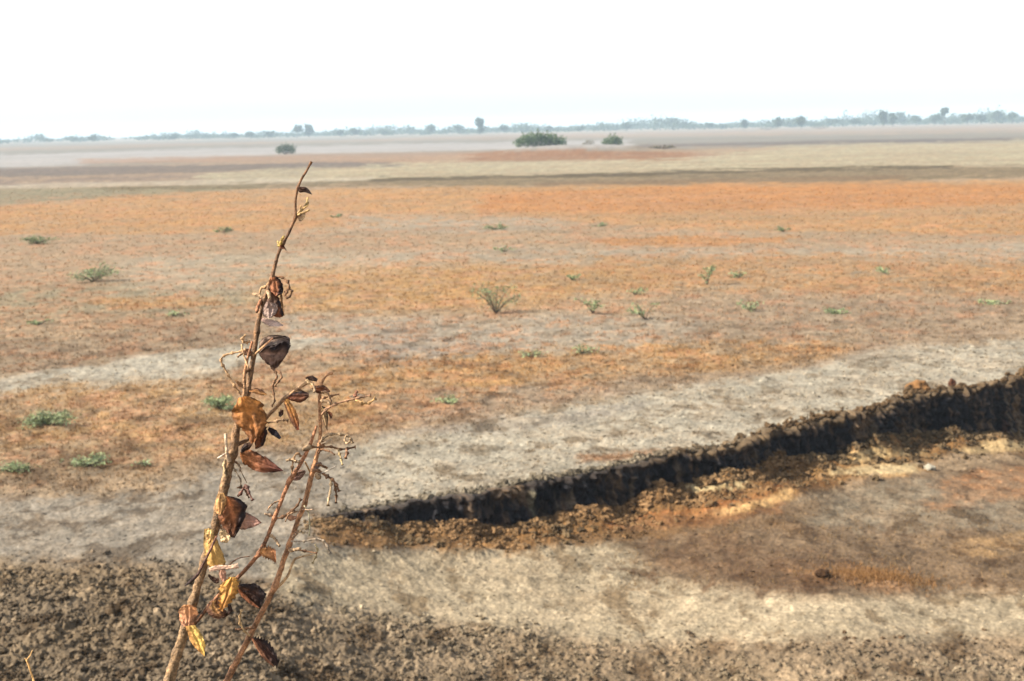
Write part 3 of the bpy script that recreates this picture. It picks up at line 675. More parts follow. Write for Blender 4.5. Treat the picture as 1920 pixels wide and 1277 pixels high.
# trees of the horizon
TG = 'trees standing along the horizon'
HT = [
 (173, 254, 268, 20, 'round', 'dome shaped tree alone on the hazy far left horizon', 900),
 (88, 260, 270, 26, 'round', 'faint low tree left of the dome shaped one', 950),
 (135, 258, 269, 30, 'round', 'faint wide tree just left of the dome shaped one', 1000),
 (327, 251, 263, 18, 'round', 'small tree with a peaked crown between the dome shaped one and the tall pair', 950),
 (437, 248, 262, 18, 'round', 'small round tree left of the tall pair behind the lone bush', 950),
 (470, 246, 262, 20, 'round', 'middle sized tree next left of the tall pair behind the lone bush', 950),
 (503, 246, 261, 22, 'round', 'wide tree at the left foot of the tall pair', 950),
 (557, 237, 260, 22, 'round', 'left tree of the tall pair above the lone round bush', 950),
 (579, 236, 260, 18, 'tall', 'right and slimmer tree of the tall pair above the lone round bush', 950),
 (637, 243, 258, 20, 'round', 'small tree right of the tall pair', 950),
 (664, 240, 258, 24, 'round', 'rounded tree standing right of the withered stem tip', 950),
 (806, 236, 256, 26, 'round', 'rounded tree halfway between the withered stem tip and the tall column tree', 950),
 (862, 237, 256, 32, 'round', 'broad tree next to the tall column tree on its left', 950),
 (900, 225, 256, 18, 'tall', 'tall column shaped tree with a leaning top, left of the big bush', 850),
 (945, 232, 249, 20, 'round', 'compact tree just right of the tall column tree', 950),
 (1030, 234, 248, 14, 'round', 'little tree above the big bush on the mound', 950),
 (1090, 233, 247, 20, 'round', 'small tree above the gap between the mound bushes', 950),
 (1174, 230, 246, 20, 'round', 'small tree above and right of the round mound bush', 950),
 (1262, 221, 243, 30, 'round', 'large hazy tree above the right end of the mound', 1050),
 (1330, 229, 243, 16, 'round', 'narrow tree right of the large hazy one', 950),
 (1396, 221, 240, 14, 'round', 'upright tree with a bare foot left of the dark leaning crown', 850),
 (1457, 215, 236, 26, 'round', 'dark tree whose crown leans to the right above low scrub', 850),
 (1439, 234, 244, 36, 'bush', 'low dark scrub under the leaning tree', 800),
 (1502, 217, 242, 24, 'round', 'ragged dark tree with a pointed top, right of the leaning one', 800),
 (1538, 229, 240, 40, 'bush', 'long low dark thicket right of the ragged pointed tree', 800),
 (1567, 222, 238, 26, 'round', 'broad hazy tree behind the right end of the low thicket', 1000),
 (1603, 218, 236, 20, 'round', 'double crowned small tree left of the two dark columns', 900),
 (1656, 204, 233, 15, 'tall', 'taller and left one of the two dark column trees on the right horizon', 850),
 (1674, 207, 231, 12, 'tall', 'slimmer and right one of the two dark column trees', 850),
 (1690, 208, 231, 16, 'tall', 'pale hazy tree just right of the two dark column trees', 1050),
 (1752, 211, 234, 26, 'round', 'broad tree left of the one with the bare trunk', 900),
 (1771, 205, 236, 13, 'palm', 'slender tree with a small head on a bare trunk', 850),
 (1814, 211, 232, 24, 'round', 'round tree right of the bare trunked one', 900),
 (1840, 214, 232, 20, 'round', 'smaller round tree between two taller ones near the right edge', 900),
 (1867, 206, 231, 22, 'round', 'tall pale tree near the right edge of the picture', 1000),
 (1898, 210, 231, 22, 'round', 'last round tree before the right edge of the picture', 900),
 (1718, 213, 232, 22, 'round', 'round tree between the pale hazy one and the broad one', 930),
 (720, 245, 257, 22, 'round', 'low rounded tree a short way left of the halfway tree', 950),
]
for (X, yt, yb, wp, sh, lab, dist) in HT:
    tree('horizon_scrub' if sh == 'bush' else 'horizon_tree', X, yt, yb, wp, lab, 'scrub' if sh == 'bush' else 'tree', dist, sh, G2, 480 if sh != 'bush' else 400, TG)
# the continuous hedge of distant trees, one mass
lob = []
for X in np.arange(-1100, 3000, 3.2):
    dist = NR.uniform(1000, 1350)
    dens = np.interp(X, [-1100, 0, 250, 420, 700, 1300, 1920, 3000], [.3, .3, .45, .8, .95, .95, 1.05, 1])
    if NR.random() > dens + .1: continue
    d = ray(X, 250); q = Vector((d.x, d.y)); q = q / q.length * dist
    h = np.interp(X, [0, 900, 1500], [1, 1, 1.3]) * (NR.uniform(4.5, 7.0) + 3.0 * max(0, math.sin(X * .021 + 1.3 * math.sin(X * .007)))) * (.75 + .35 * dens)
    wv = NR.uniform(3, 8)
    if NR.random() < .7: h *= .58
    h *= .84
    lob.append((q.x, q.y, h * .5, wv, wv, h * .5))
v, f, c = leaf_cloud(lob, 90000, .75, G2)
v[:, 2] = np.maximum(v[:, 2], 0.03)
o = mesh('distant_woodland', v, f, M_GREEN, col=c, smooth=False)
tag(o, 'blue hazy band of far off trees and scrub along the whole horizon', 'woodland', kind='stuff')

# ------------------------------------------------------------------ green seedling shrubs on the stubble
def seedling(X, Yb, wpx, hpx, label, form='spread', n=None, tone=1.0):
    p = at(X, Yb); k = p.y / F; wv = wpx * k; h = hpx * k
    zz = float(ground_z(p.x, p.y)[0])
    root = empty('green_seedling', (p.x, p.y, zz)); tone *= 1.5
    nb = max(5, int(wpx / 8)) if form != 'sparse' else max(5, int(wpx / 12))
    parts = []; lv = []; 
    for i in range(nb):
        an = NR.uniform(0, 6.28); rr = NR.uniform(.5, 1.2) * wv / 2
        ex, ey = math.cos(an) * rr, math.sin(an) * rr * .8
        if form == 'flat': ez = h * NR.uniform(.3, .9)
        elif form == 'sparse': ez = h * NR.uniform(.45, 1.1)
        else: ez = h * (1.05 - .6 * rr / (wv / 2)) * NR.uniform(.6, 1.1)
        pts = [(0, 0, -.01), (ex * .35, ey * .35, ez * .55 + .01), (ex * .72, ey * .72, ez * .88), (ex, ey, ez)]
        q = np.array([[np.interp(t, [0, .33, .66, 1], [pp[j] for pp in pts]) for j in range(3)] for t in np.linspace(0, 1, 8)])
        parts.append(tube(q, np.linspace(.010, .003, 8) * (1 + p.y / 90), 5))
        m = int(1.5 * (n or 20))
        t = NR.uniform(.22, 1.02, m)
        c = np.stack([np.interp(t, np.linspace(0, 1, 8), q[:, j]) for j in range(3)], -1) + NR.normal(0, .5, (m, 3)) * np.array([.13, .13, .06]) * (wv + .15)
        lv.append(c)
    c = np.vstack(lv); c[:, 2] = np.maximum(c[:, 2], .005); N = len(c)
    u = NR.standard_normal((N, 3)); u[:, 2] *= .5; u /= np.linalg.norm(u, axis=1)[:, None]
    v = np.cross(u, NR.standard_normal((N, 3))); v /= np.linalg.norm(v, axis=1)[:, None]
    s = (.010 + .0008 * p.y) * NR.uniform(.6, 1.4, (N, 1))
    q = np.stack([c - u * s, c - v * s * .35, c + u * s, c + v * s * .35], 1).reshape(-1, 3)
    cl = np.array(GS) * tone; cc = np.repeat(cl[NR.integers(0, len(cl), N)] * NR.uniform(.75, 1.25, (N, 1)), 4, 0)
    mesh('foliage', q, np.arange(N * 4).reshape(-1, 4), M_GREEN, root, col=cc, smooth=False)
    v, f, cn = join(parts); mesh('stem', v, f, M_BARK, root, counts=cn)
    tag(root, label, 'shrub', 'green seedlings scattered over the stubble')
for a_ in [
 (930, 588, 110, 54, 'largest green seedling at the centre with arching bare branches', 'sparse', 34, .8),
 (1112, 588, 62, 34, 'feathery seedling next right of the largest one', 'sparse', 22, 1),
 (1210, 598, 66, 34, 'leaning seedling right of the two sparse central ones', 'sparse', 24, 1),
 (1190, 552, 60, 12, 'flat green seedling just behind the leaning one', 'flat', 10, 1.1),
 (1405, 582, 70, 24, 'pale spreading seedling in the taupe patch right of centre', 'spread', 12, 1.1),
 (1326, 534, 26, 38, 'upright narrow seedling right of centre', 'sparse', 26, 1),
 (1385, 521, 40, 13, 'small flat seedling just right of the upright narrow one', 'flat', 12, 1),
 (1072, 526, 28, 13, 'tiny bright seedling behind and right of the largest one', 'flat', 16, 1.2),
 (930, 431, 46, 14, 'dark seedling far back in the grey patch right of the stem', 'spread', 24, .8),
 (946, 473, 46, 12, 'pale seedling below the far dark one', 'flat', 12, 1.1),
 (420, 436, 30, 10, 'small far seedling left of the withered stem', 'flat', 20, .9),
 (632, 407, 22, 6, 'minute far seedling just right of the withered stem tip', 'flat', 14, .7),
 (70, 457, 66, 14, 'low dark far seedling near the left edge', 'flat', 30, .8),
 (176, 528, 90, 48, 'broad seedling with a flat top on the left, the largest there', 'spread', 40, .85),
 (75, 607, 48, 9, 'faint low seedling in the olive patch at the left', 'flat', 12, 1),
 (326, 593, 50, 8, 'faint strip of green left of the stem, beside the small orange patch', 'flat', 10, 1),
 (412, 767, 76, 34, 'dense blue green seedling close left of the withered stem', 'spread', 60, 1.05),
 (95, 800, 100, 34, 'dense wide seedling at the left edge of the near orange stubble', 'spread', 60, .9),
 (170, 874, 86, 18, 'flat green seedling in the brown soil at the lower left', 'flat', 30, .9),
 (22, 884, 80, 14, 'low green seedling cut by the left edge of the picture', 'flat', 26, .9),
 (275, 875, 44, 10, 'faint green sprig right of the flat lower left seedling', 'flat', 8, 1),
 (842, 756, 46, 18, 'yellowish seedling in the orange stubble right of the stem', 'flat', 22, 1.3),
 (995, 670, 52, 18, 'left one of two pale seedlings before the central orange strip', 'spread', 12, 1.1),
 (1090, 662, 60, 18, 'right one of two pale seedlings before the central orange strip', 'spread', 12, 1.1),
 (1572, 588, 56, 12, 'blue green low seedling in the taupe patch on the right', 'flat', 22, 1.05),
 (1860, 570, 60, 10, 'blue green low seedling near the right edge', 'flat', 16, 1.05),
 (1656, 513, 40, 11, 'olive seedling in the right hand stubble', 'flat', 14, .85),
 (1468, 434, 26, 12, 'far brownish seedling beyond the bright orange streak', 'flat', 14, .7),
 (1128, 425, 34, 6, 'very flat far seedling above the bright orange streak', 'flat', 12, .9),
]: seedling(*a_[:5], form=a_[5], n=a_[6], tone=a_[7])

# ------------------------------------------------------------------ the withered plant in front
PD = 1.55
def P3(X, Y, dd=0.0): return np.array(atd(X, Y, PD + dd))
U = PD / F                                     # metres per measured unit at the plant
def smooth_path(pts, n):
    P = np.array(pts, float); t = np.concatenate([[0], np.cumsum(np.linalg.norm(np.diff(P[:, :2], axis=0), axis=1))]); t /= t[-1]
    tt = np.linspace(0, 1, n); out = np.stack([np.interp(tt, t, P[:, j]) for j in range(P.shape[1])], -1)
    for _ in range(2):
        o2 = out.copy(); o2[1:-1] = .25 * out[:-2] + .5 * out[1:-1] + .25 * out[2:]; out = o2
    return out
def limb(name, pts, parent, c0, c1, seg=10, n=None, nodes=None, knob=.12, thick=.7):
    """pts: (X, Y, radius, depth)"""
    n = n or max(16, int(sum(math.dist(pts[i][:2], pts[i + 1][:2]) for i in range(len(pts) - 1)) / 3))
    q = smooth_path(pts, n)
    pos = np.array([P3(a_[0], a_[1], a_[3]) for a_ in q])
    s = np.arange(n) * 1.0
    rad = q[:, 2] * thick * U * (1 + knob * fbm(s * .35, s * 0, 401 + n, 3) + knob * .6 * (NR.random(n) - .5))
    if nodes:
        for nd in nodes:
            dq = np.hypot(q[:, 0] - nd[3], q[:, 1] - nd[0]) if len(nd) > 3 else q[:, 1] - nd[0]
            rad = rad * (1 + nd[1] * np.exp(-(dq / nd[2]) ** 2))
    pos = pos + np.stack([.10 * q[:, 2] * U * fbm(s * .2, s * 0, 411, 2), s * 0, s * 0], -1)
    v, f, cn = tube(pos, rad, seg)
    seg_v = np.arange(len(v)) // seg; t = np.clip(seg_v / (n - 1.0), 0, 1)
    nz = fbm(seg_v * .30, (np.arange(len(v)) % seg) * .9, 421, 3)
    c = np.array(c0) * (1 - t[:, None]) + np.array(c1) * t[:, None]
    c = c * np.clip(1 + .8 * nz[:, None], .3, 2) * (1 + .25 * (NR.random((len(v), 1)) - .5))
    v[:-2] += (NR.random((len(v) - 2, 1)) - .5) * np.repeat(rad, seg)[:, None] * .16
    return mesh(name, v, f, M_STEM, parent, col=c, counts=cn)
plant = empty('withered_plant', tuple(P3(300, 1700, 0)))
plant.location = (P3(290, 1277)[0] * 1.0, P3(290, 1277)[1] + .05, 0)
gzp = float(ground_z(plant.location.x, plant.location.y)[0]); plant.location.z = gzp
tag(plant, 'tall withered brown plant with curled dead leaves standing close in front of the plain', 'dead plant')
bpy.context.view_layer.update()
class PP: pass
def fix(o):     # keep world coordinates when parented to the plant's empty
    o.matrix_parent_inverse = Matrix.Translation(-Vector(plant.location)); return o
TAN = (.42, .25, .12); BRNW = (.17, .085, .04); RED = (.24, .10, .045); PALE = (.42, .29, .15)
base = Vector((plant.location.x, plant.location.y, gzp - .05))
def below(X, Y, r_, spread):
    return (X, Y, r_, 0)
stemA = [(255, 1700, 18, .0), (285, 1420, 17, 0), (305, 1320, 16, 0), (320, 1265, 15, 0), (342, 1196, 13, 0), (349, 1170, 12, 0), (362, 1128, 11, 0), (378, 1075, 11, 0), (385, 1049, 12, 0), (401, 997, 12.5, 0), (411, 951, 12.5, 0), (422, 909, 12, 0),
         (433, 860, 13, 0), (438, 843, 13, 0), (443, 806, 10, 0), (451, 775, 8, 0), (463, 740, 7.5, 0), (469, 705, 7, 0), (477, 660, 7, 0), (481, 622, 7, 0), (486, 595, 6.5, 0), (497, 560, 6, 0), (509, 526, 5.5, 0), (515, 500, 5, 0),
         (520, 480, 4.5, 0), (527, 462, 4.5, 0), (540, 440, 4, 0), (554, 408, 3.8, 0), (554, 378, 3.2, 0), (558, 352, 3.2, 0), (566, 334, 3, 0), (574, 322, 3, 0), (584, 303, 3.6, 0)]
fix(limb('stem', stemA, plant, (.23, .15, .075), (.12, .055, .024), seg=14, n=420, nodes=[(1188, .12, 5), (1128, .25, 9), (1049, .18, 9), (951, .15, 10), (909, .14, 7), (850, .18, 9), (735, .3, 7), (622, .3, 6), (560, .3, 6), (520, .35, 6), (458, .5, 6), (408, .45, 5), (352, .3, 4), (303, .2, 3)]))
fix(limb('branch', [(452, 790, 5, -.006), (459, 743, 5, -.008), (458, 700, 4.2, -.008), (464, 672, 4, -.008), (473, 640, 3.4, -.006)], plant, TAN, RED))
stemB = [(330, 1560, 12, .03), (395, 1340, 11, .03), (426, 1277, 10, .02), (446, 1236, 9, .02), (468, 1193, 8.5, .02), (492, 1146, 8, .02), (517, 1098, 9, .02), (530, 1056, 7.5, .02), (543, 1020, 8, .02), (556, 982, 7.5, .02), (571, 945, 7.5, .02), (582, 900, 8, .02), (590, 870, 7.5, .02),
         (600, 832, 6, .02), (601, 800, 6, .02), (600, 775, 5.5, .02), (599, 747, 5, .02), (601, 723, 4.5, .02), (607, 710, 3.6, .02), (615, 701, 3, .02), (624, 700, 3.2, .02)]
fix(limb('stem', stemB, plant, (.24, .11, .05), (.34, .17, .08), seg=12, n=300, thick=.62, nodes=[(1193, .25, 6), (1098, .35, 7), (1020, .2, 6), (945, .2, 6), (880, .3, 8), (832, .3, 6), (747, .3, 5), (700, .4, 4)]))
stemC = [(349, 1185, 5, .0), (367, 1168, 5.5, 0), (392, 1136, 5.5, 0), (420, 1106, 5.5, 0), (447, 1082, 5.5, 0), (468, 1060, 5.5, 0), (486, 1038, 6, 0), (503, 1004, 5.5, 0), (515, 971, 5.5, 0), (529, 935, 5.5, 0), (543, 900, 6, 0), (559, 877, 5.5, 0), (573, 852, 5.5, 0), (583, 830, 5, 0), (594, 798, 3.5, 0)]
fix(limb('branch', stemC, plant, (.17, .075, .035), (.30, .13, .06), seg=12, n=260, thick=.66, nodes=[(1038, .4, 5), (971, .35, 5), (900, .4, 6), (1136, .2, 6)]))
stemD = [(440, 836, 6, 0), (462, 826, 5, .01), (482, 806, 5, .01), (502, 780, 4.6, .01), (518, 764, 4.4, .01), (532, 748, 5, .01), (555, 731, 4.2, .01), (578, 716, 4.2, .01)]
fix(limb('branch', stemD, plant, BRNW, (.34, .2, .1), nodes=[(748, .3, 5), (716, .4, 5)]))
fix(limb('branch', [(519, 1102, 4, .02), (530, 1092, 4, .02), (541, 1078, 3.6, .02), (547, 1060, 3.4, .02), (552, 1048, 3.4, .02), (571, 1042, 2.4, .02), (590, 1038, 1.6, .02)], plant, TAN, (.4, .27, .15)))
fix(limb('branch', [(430, 866, 6, -.008), (425, 846, 4.5, -.01), (424, 830, 4, -.01), (423, 813, 4.2, -.01)], plant, (.3, .2, .12), (.4, .3, .2)))
# twigs and dried flower stalks
TW = [
 ([(452, 741), (439, 723), (428, 703), (418, 686), (413, 675), (420, 666), (436, 662), (452, 659), (462, 655)], 2.0, TAN, 1),
 ([(461, 627), (454, 635), (456, 642), (463, 642), (469, 640)], 2.0, TAN, 1), ([(453, 646), (455, 660), (460, 674), (466, 690)], 1.9, TAN, 0), ([(456, 661), (464, 659), (472, 662)], 3, RED, 1),
 ([(511, 690), (517, 697), (520, 708), (514, 716), (511, 724), (513, 738), (516, 752), (509, 762)], 1.7, BRNW, 1), ([(514, 694), (526, 698), (529, 708), (522, 715), (516, 724)], 1.7, BRNW, 1),
 ([(512, 520), (503, 534), (497, 540), (490, 538), (486, 554), (488, 562), (494, 562)], 2.0, (.3, .17, .08), 1),
 ([(514, 519), (529, 519), (540, 528), (543, 540), (538, 548), (533, 553), (538, 560), (545, 556), (547, 545)], 1.9, BRNW, 1), ([(533, 548), (541, 541), (548, 546)], 1.9, BRNW, 1),
 ([(519, 528), (526, 545), (529, 570), (532, 592)], 2.2, (.4, .2, .08), 0), ([(490, 563), (484, 574), (482, 585)], 4, RED, 0),
 ([(558, 404), (568, 392), (576, 380), (577, 370)], 2.4, (.46, .3, .12), 0), ([(558, 403), (570, 398), (580, 394)], 2.6, (.44, .28, .12), 0), ([(557, 402), (563, 394), (565, 385)], 1.8, (.46, .3, .14), 0), ([(569, 391), (577, 386), (579, 379)], 1.7, (.4, .25, .1), 0),
 ([(525, 462), (528, 450), (533, 443)], 3.2, (.5, .34, .1), 0), ([(522, 462), (521, 452)], 2.2, (.45, .3, .1), 0),
 ([(502, 793), (520, 789), (532, 787), (540, 789)], 2.0, (.28, .17, .09), 1),
 ([(603, 778), (612, 767), (630, 757), (651, 751), (672, 746), (695, 741)], 2.0, (.28, .15, .08), 1), ([(601, 750), (608, 746), (622, 742), (636, 739)], 1.8, BRNW, 1), ([(667, 750), (680, 756), (692, 756), (704, 747)], 2.4, (.38, .22, .09), 1), ([(669, 749), (666, 741), (669, 734)], 2.2, (.3, .13, .07), 1),
 ([(598, 832), (605, 822), (621, 814), (640, 814), (652, 817), (660, 823), (661, 831)], 2.0, (.3, .2, .11), 1), ([(648, 817), (646, 826), (650, 832), (656, 829), (657, 822)], 1.4, (.3, .2, .11), 1),
 ([(572, 838), (586, 838), (600, 839), (621, 837), (638, 843), (652, 841), (667, 838)], 1.9, BRNW, 1), ([(649, 842), (651, 850), (648, 859)], 2.2, (.2, .1, .05), 1), ([(634, 842), (637, 852), (640, 862), (642, 872)], 1.6, (.4, .28, .13), 1),
 ([(547, 892), (548, 876), (550, 861), (555, 850), (561, 849), (564, 856)], 2.0, (.34, .2, .1), 1), ([(581, 885), (577, 876), (572, 866)], 2.0, TAN, 0), ([(602, 832), (614, 828), (624, 822)], 1.5, (.4, .3, .2), 0),
 ([(586, 884), (597, 882), (613, 893), (624, 899), (631, 909), (636, 922)], 2.4, BRNW, 1), ([(619, 895), (621, 908), (619, 924), (616, 936), (615, 948)], 1.9, (.32, .22, .12), 1), ([(626, 902), (629, 918), (631, 930), (630, 943)], 1.8, BRNW, 1), ([(600, 888), (616, 882), (630, 874)], 1.3, (.3, .25, .2), 0),
 ([(516, 972), (530, 970), (548, 958), (558, 948), (564, 936)], 2.2, BRNW, 1), ([(496, 963), (506, 966), (519, 970)], 1.9, (.3, .2, .12), 1), ([(568, 955), (578, 956), (587, 955)], 1.4, (.3, .2, .13), 0), ([(570, 948), (578, 958), (581, 980), (580, 1004)], 1.2, (.42, .36, .22), 1),
 ([(545, 1015), (570, 1015), (594, 1010), (607, 1013), (614, 1024), (619, 1038)], 1.7, (.26, .2, .14), 1), ([(541, 1027), (556, 1031), (571, 1033), (594, 1037)], 1.6, BRNW, 1), ([(590, 1020), (596, 1030), (592, 1044), (586, 1056)], 1.5, (.36, .28, .15), 1),
 ([(468, 1192), (458, 1183), (450, 1170), (449, 1156), (453, 1144)], 1.9, (.44, .28, .13), 1), ([(427, 1062), (436, 1053), (448, 1046), (468, 1043)], 1.4, (.14, .07, .04), 0),
 ([(434, 868), (441, 882), (452, 900), (451, 912), (458, 917)], 1.4, (.36, .26, .16), 1), ([(446, 930), (452, 925), (460, 908), (464, 914), (466, 922), (474, 938)], 2.2, (.13, .06, .04), 1), ([(446, 870), (455, 890), (463, 905)], 1.1, (.4, .3, .2), 0),
 ([(408, 859), (418, 853), (430, 845)], 1.1, (.6, .52, .42), 0), ([(432, 842), (420, 870), (424, 895)], 3.2, PALE, 0),
]
_r = random.Random(5)
for (bx, by, sx) in [(601, 826, 1), (600, 842, 1), (592, 872, 1), (590, 890, 1), (560, 960, -1), (548, 1010, 1), (541, 1032, 1), (600, 752, 1), (602, 735, 1), (500, 545, 1), (495, 560, -1), (470, 690, -1), (474, 668, -1), (444, 915, 1),
                     (583, 840, -1), (567, 868, -1), (530, 938, -1), (504, 1002, 1), (432, 862, 1), (420, 930, 1), (477, 1178, -1), (408, 985, 1), (578, 716, 1), (555, 731, 1)]:
    L0 = _r.uniform(14, 38); an = _r.uniform(-.9, .5); p = [(bx, by)]; 
    for q in range(5):
        an += _r.uniform(-.35, .75); p.append((p[-1][0] + sx * math.cos(an) * L0 / 5, p[-1][1] + math.sin(an) * L0 / 5))
    TW.append((p, _r.uniform(1.1, 1.8), _r.choice([BRNW, (.26, .15, .08), (.34, .22, .12)]), 1))
for i, (pts, rr, cl, bead) in enumerate(TW):
    dd = -.004 + .012 * math.sin(i * 2.4)
    pp = [(p[0], p[1], rr * (1 - .25 * j / len(pts)), dd * (j / max(1, len(pts) - 1))) for j, p in enumerate(pts)]
    nd = [(p[1], 1.5, 2.0, p[0]) for p in pts[1:]] if bead else None
    c1 = tuple(v_ * .8 for v_ in cl)
    fix(limb('twig', pp, plant, cl, c1, seg=7, nodes=nd, knob=.3, thick=1.0))

def spline(P, t):
    P = np.array(P, float); n = len(P)
    s = np.linspace(0, 1, n)
    if n == 2: return np.stack([np.interp(t, s, P[:, j]) for j in range(P.shape[1])], -1)
    out = np.zeros((len(t), P.shape[1]))
    Q = np.vstack([2 * P[0] - P[1], P, 2 * P[-1] - P[-2]])
    for k, tk in enumerate(t):
        u = tk * (n - 1); i = min(int(u), n - 2); u -= i
        a_, b_, c_, d_ = Q[i], Q[i + 1], Q[i + 2], Q[i + 3]
        out[k] = .5 * ((2 * b_) + (c_ - a_) * u + (2 * a_ - 5 * b_ + 4 * c_ - d_) * u * u + (3 * b_ - a_ - 3 * c_ + d_) * u ** 3)
    return out
def leaf(left, right, c_base, c_tip, dep=0.0, curl=.5, bend=0.0, edge=None, edge_side=0, serr=0.0, vein=1.25, lean=0.0, label=None, nu=25, nv=46, spot=.6, roll=0.0):
    """a dead leaf between its two outlines (lists of measured points from stalk to tip); curl cups it, roll turns a side under,
       edge is the colour of one dark margin, dried and with shade painted in (edge_side -1 left, 1 right, 0 both)"""
    t = np.linspace(0, 1, nv); Lp = spline(left, t); Rp = spline(right, t)
    u = np.linspace(0, 1, nu)
    width = np.linalg.norm(Rp - Lp, axis=1)
    V = np.zeros((nv, nu, 3)); C = np.zeros((nv, nu, 3))
    seed = int(NR.integers(0, 9999))
    axis = (Lp + Rp) / 2; length = np.linalg.norm(axis[-1] - axis[0]) + 1e-6
    for i in range(nv):
        uu = u[:, None]
        c = Lp[i] * (1 - uu) + Rp[i] * uu
        s = (u - .5) * 2
        if serr:
            wob = serr * width.max() * .5 * (abs(((t[i] * 9) % 1) - .5) * 2 - .5)
            d = (Rp[i] - Lp[i]) / (width[i] + 1e-6)
            c = c + d * (wob * np.sign(s) * np.abs(s) ** 4)[:, None]
        wav = fbm(np.array([t[i] * 4.0] * nu) + seed, u * 3, seed, 3)
        cup = curl * width[i] * .5 * (s ** 2) * (1 if True else 0)
        rid = -.10 * width[i] * np.abs(np.sin(t[i] * 16 + np.abs(s) * 2.5)) * np.abs(s) * .5
        crease = .12 * width[i] * np.exp(-(s * 6) ** 2)
        dz = cup + rid + crease + .22 * width.max() * wav * (.3 + np.abs(s)) + bend * length * t[i] ** 2 + lean * s * width[i] * .5
        cr = fbm(np.array([t[i] * length / 9.0] * nu) + seed, u * max(2.0, width.max() / 7.0), seed + 21, 4, .65)
        dz = dz + (2.2 * cr + 2.6 * np.abs(cr)) * (.35 + .65 * np.abs(s)) * np.sin(math.pi * min(1, t[i] + .1)) ** .5 * min(1, width.max() / 14)
        jx = fbm(np.array([t[i] * length / 5.0] * nu) + seed * 2, np.sign(s) * 3 + 5, seed + 31, 3, .7) * .10 * width[i] * s ** 4
        c = c + (Rp[i] - Lp[i]) / (width[i] + 1e-6) * jx[:, None]
        dd = dep + dz * U
        for j in range(nu): V[i, j] = P3(c[j, 0], c[j, 1], dd[j])
        col_ = np.array(c_base) * (1 - t[i]) + np.array(c_tip) * t[i]
        cc_ = np.tile(col_, (nu, 1))
        vv = np.exp(-(s * 7) ** 2) + .45 * np.clip(np.sin((t[i] * 7 - np.abs(s) * 1.1) * 6.28) - .72, 0, 1) / .28 * (np.abs(s) < .9)
        cc_ *= (1 + (vein - 1) * vv)[:, None]
        pn = sstep(-.05, .5, fbm(np.array([t[i] * length / 11.0] * nu) + seed * 3, u * width.max() / 9.0, seed + 5, 5, .65))
        cc_ *= (1 - spot * pn)[:, None]
        rim = sstep(.78, 1.0, np.abs(s) + .35 * fbm(np.array([t[i] * length / 6.0] * nu), u * 3, seed + 13, 3))[:, None]
        cc_ = cc_ * (1 - .6 * rim)
        if edge is not None:
            e = s if edge_side == 1 else (-s if edge_side == -1 else np.abs(s))
            em = sstep(.05, .75, e + .45 * fbm(np.array([t[i] * 6.0] * nu) + seed, u * 2, seed + 9, 3))[:, None]
            cc_ = cc_ * (1 - em) + np.array(edge) * em  # dark margin: dried tissue, with likely shade painted into the colour too
        C[i] = cc_
    ids = np.arange(nu * nv).reshape(nv, nu)
    f = np.stack([ids[:-1, :-1], ids[:-1, 1:], ids[1:, 1:], ids[1:, :-1]], -1).reshape(-1, 4)
    o = mesh('leaf', V.reshape(-1, 3), f, M_LEAF, plant, col=C.reshape(-1, 3)); fix(o)
    if label: o['label'] = label
    return o
def leaf_ax(axis, hw, *a_, **k_):
    """leaf from a centre line and half widths"""
    t = np.linspace(0, 1, 12); A = spline(axis, t); Wd = np.interp(t, np.linspace(0, 1, len(hw)), hw)
    T = np.gradient(A, axis=0); T /= np.linalg.norm(T, axis=1)[:, None] + 1e-9
    N_ = np.stack([T[:, 1], -T[:, 0]], -1)
    return leaf(A + N_ * Wd[:, None], A - N_ * Wd[:, None], *a_, **k_)
GOLD = (.5, .24, .07); GOLDD = (.42, .17, .045); YEL = (.6, .36, .1); DKB = (.075, .032, .016); BLK = (.022, .013, .012); RDB = (.26, .085, .035); MUD = (.20, .12, .085); PNK = (.44, .25, .16); CRM = (.66, .48, .27)
# upper stem
leaf([(558, 350), (567, 350), (577, 353), (585, 364)], [(558, 355), (562, 361), (572, 361), (585, 365)], DKB, BLK, dep=-.004, label='small dark pointed leaf near the tip')
leaf([(526, 459), (531, 458), (534, 463), (538, 471)], [(524, 462), (528, 467), (533, 467), (538, 471)], RDB, DKB, dep=-.004)
leaf([(557, 405), (563, 402), (571, 400), (573, 405)], [(557, 408), (560, 413), (566, 415), (572, 407)], PNK, CRM, dep=.002, label='thin pale peach bract on the upper stem')
leaf([(506, 521), (503, 532), (506, 545), (514, 554)], [(519, 519), (529, 530), (530, 548), (520, 556)], (.40, .16, .07), (.26, .10, .05), dep=-.006, edge=BLK, edge_side=1, label='reddish cupped leaf at the upper whorl')
leaf([(504, 547), (499, 558), (492, 578), (494, 594)], [(514, 550), (525, 562), (526, 580), (508, 596)], DKB, MUD, dep=-.004, curl=.8, edge=DKB, edge_side=1)
leaf([(498, 566), (493, 580), (495, 592), (503, 597)], [(508, 566), (521, 572), (520, 586), (508, 596)], (.26, .17, .13), (.34, .25, .21), dep=-.016, curl=.7, spot=.15, label='greyish oval leaf of the upper whorl')
leaf([(511, 578), (512, 588), (516, 594), (524, 596)], [(522, 560), (528, 575), (532, 588), (530, 594)], DKB, RDB, dep=-.012, edge=BLK, edge_side=1)
leaf([(485, 593), (502, 598), (518, 602), (531, 609)], [(486, 599), (502, 610), (518, 612), (532, 611)], (.46, .30, .24), (.50, .40, .36), dep=.004, spot=.1, curl=.2, label='pale pinkish leaf below the upper whorl')
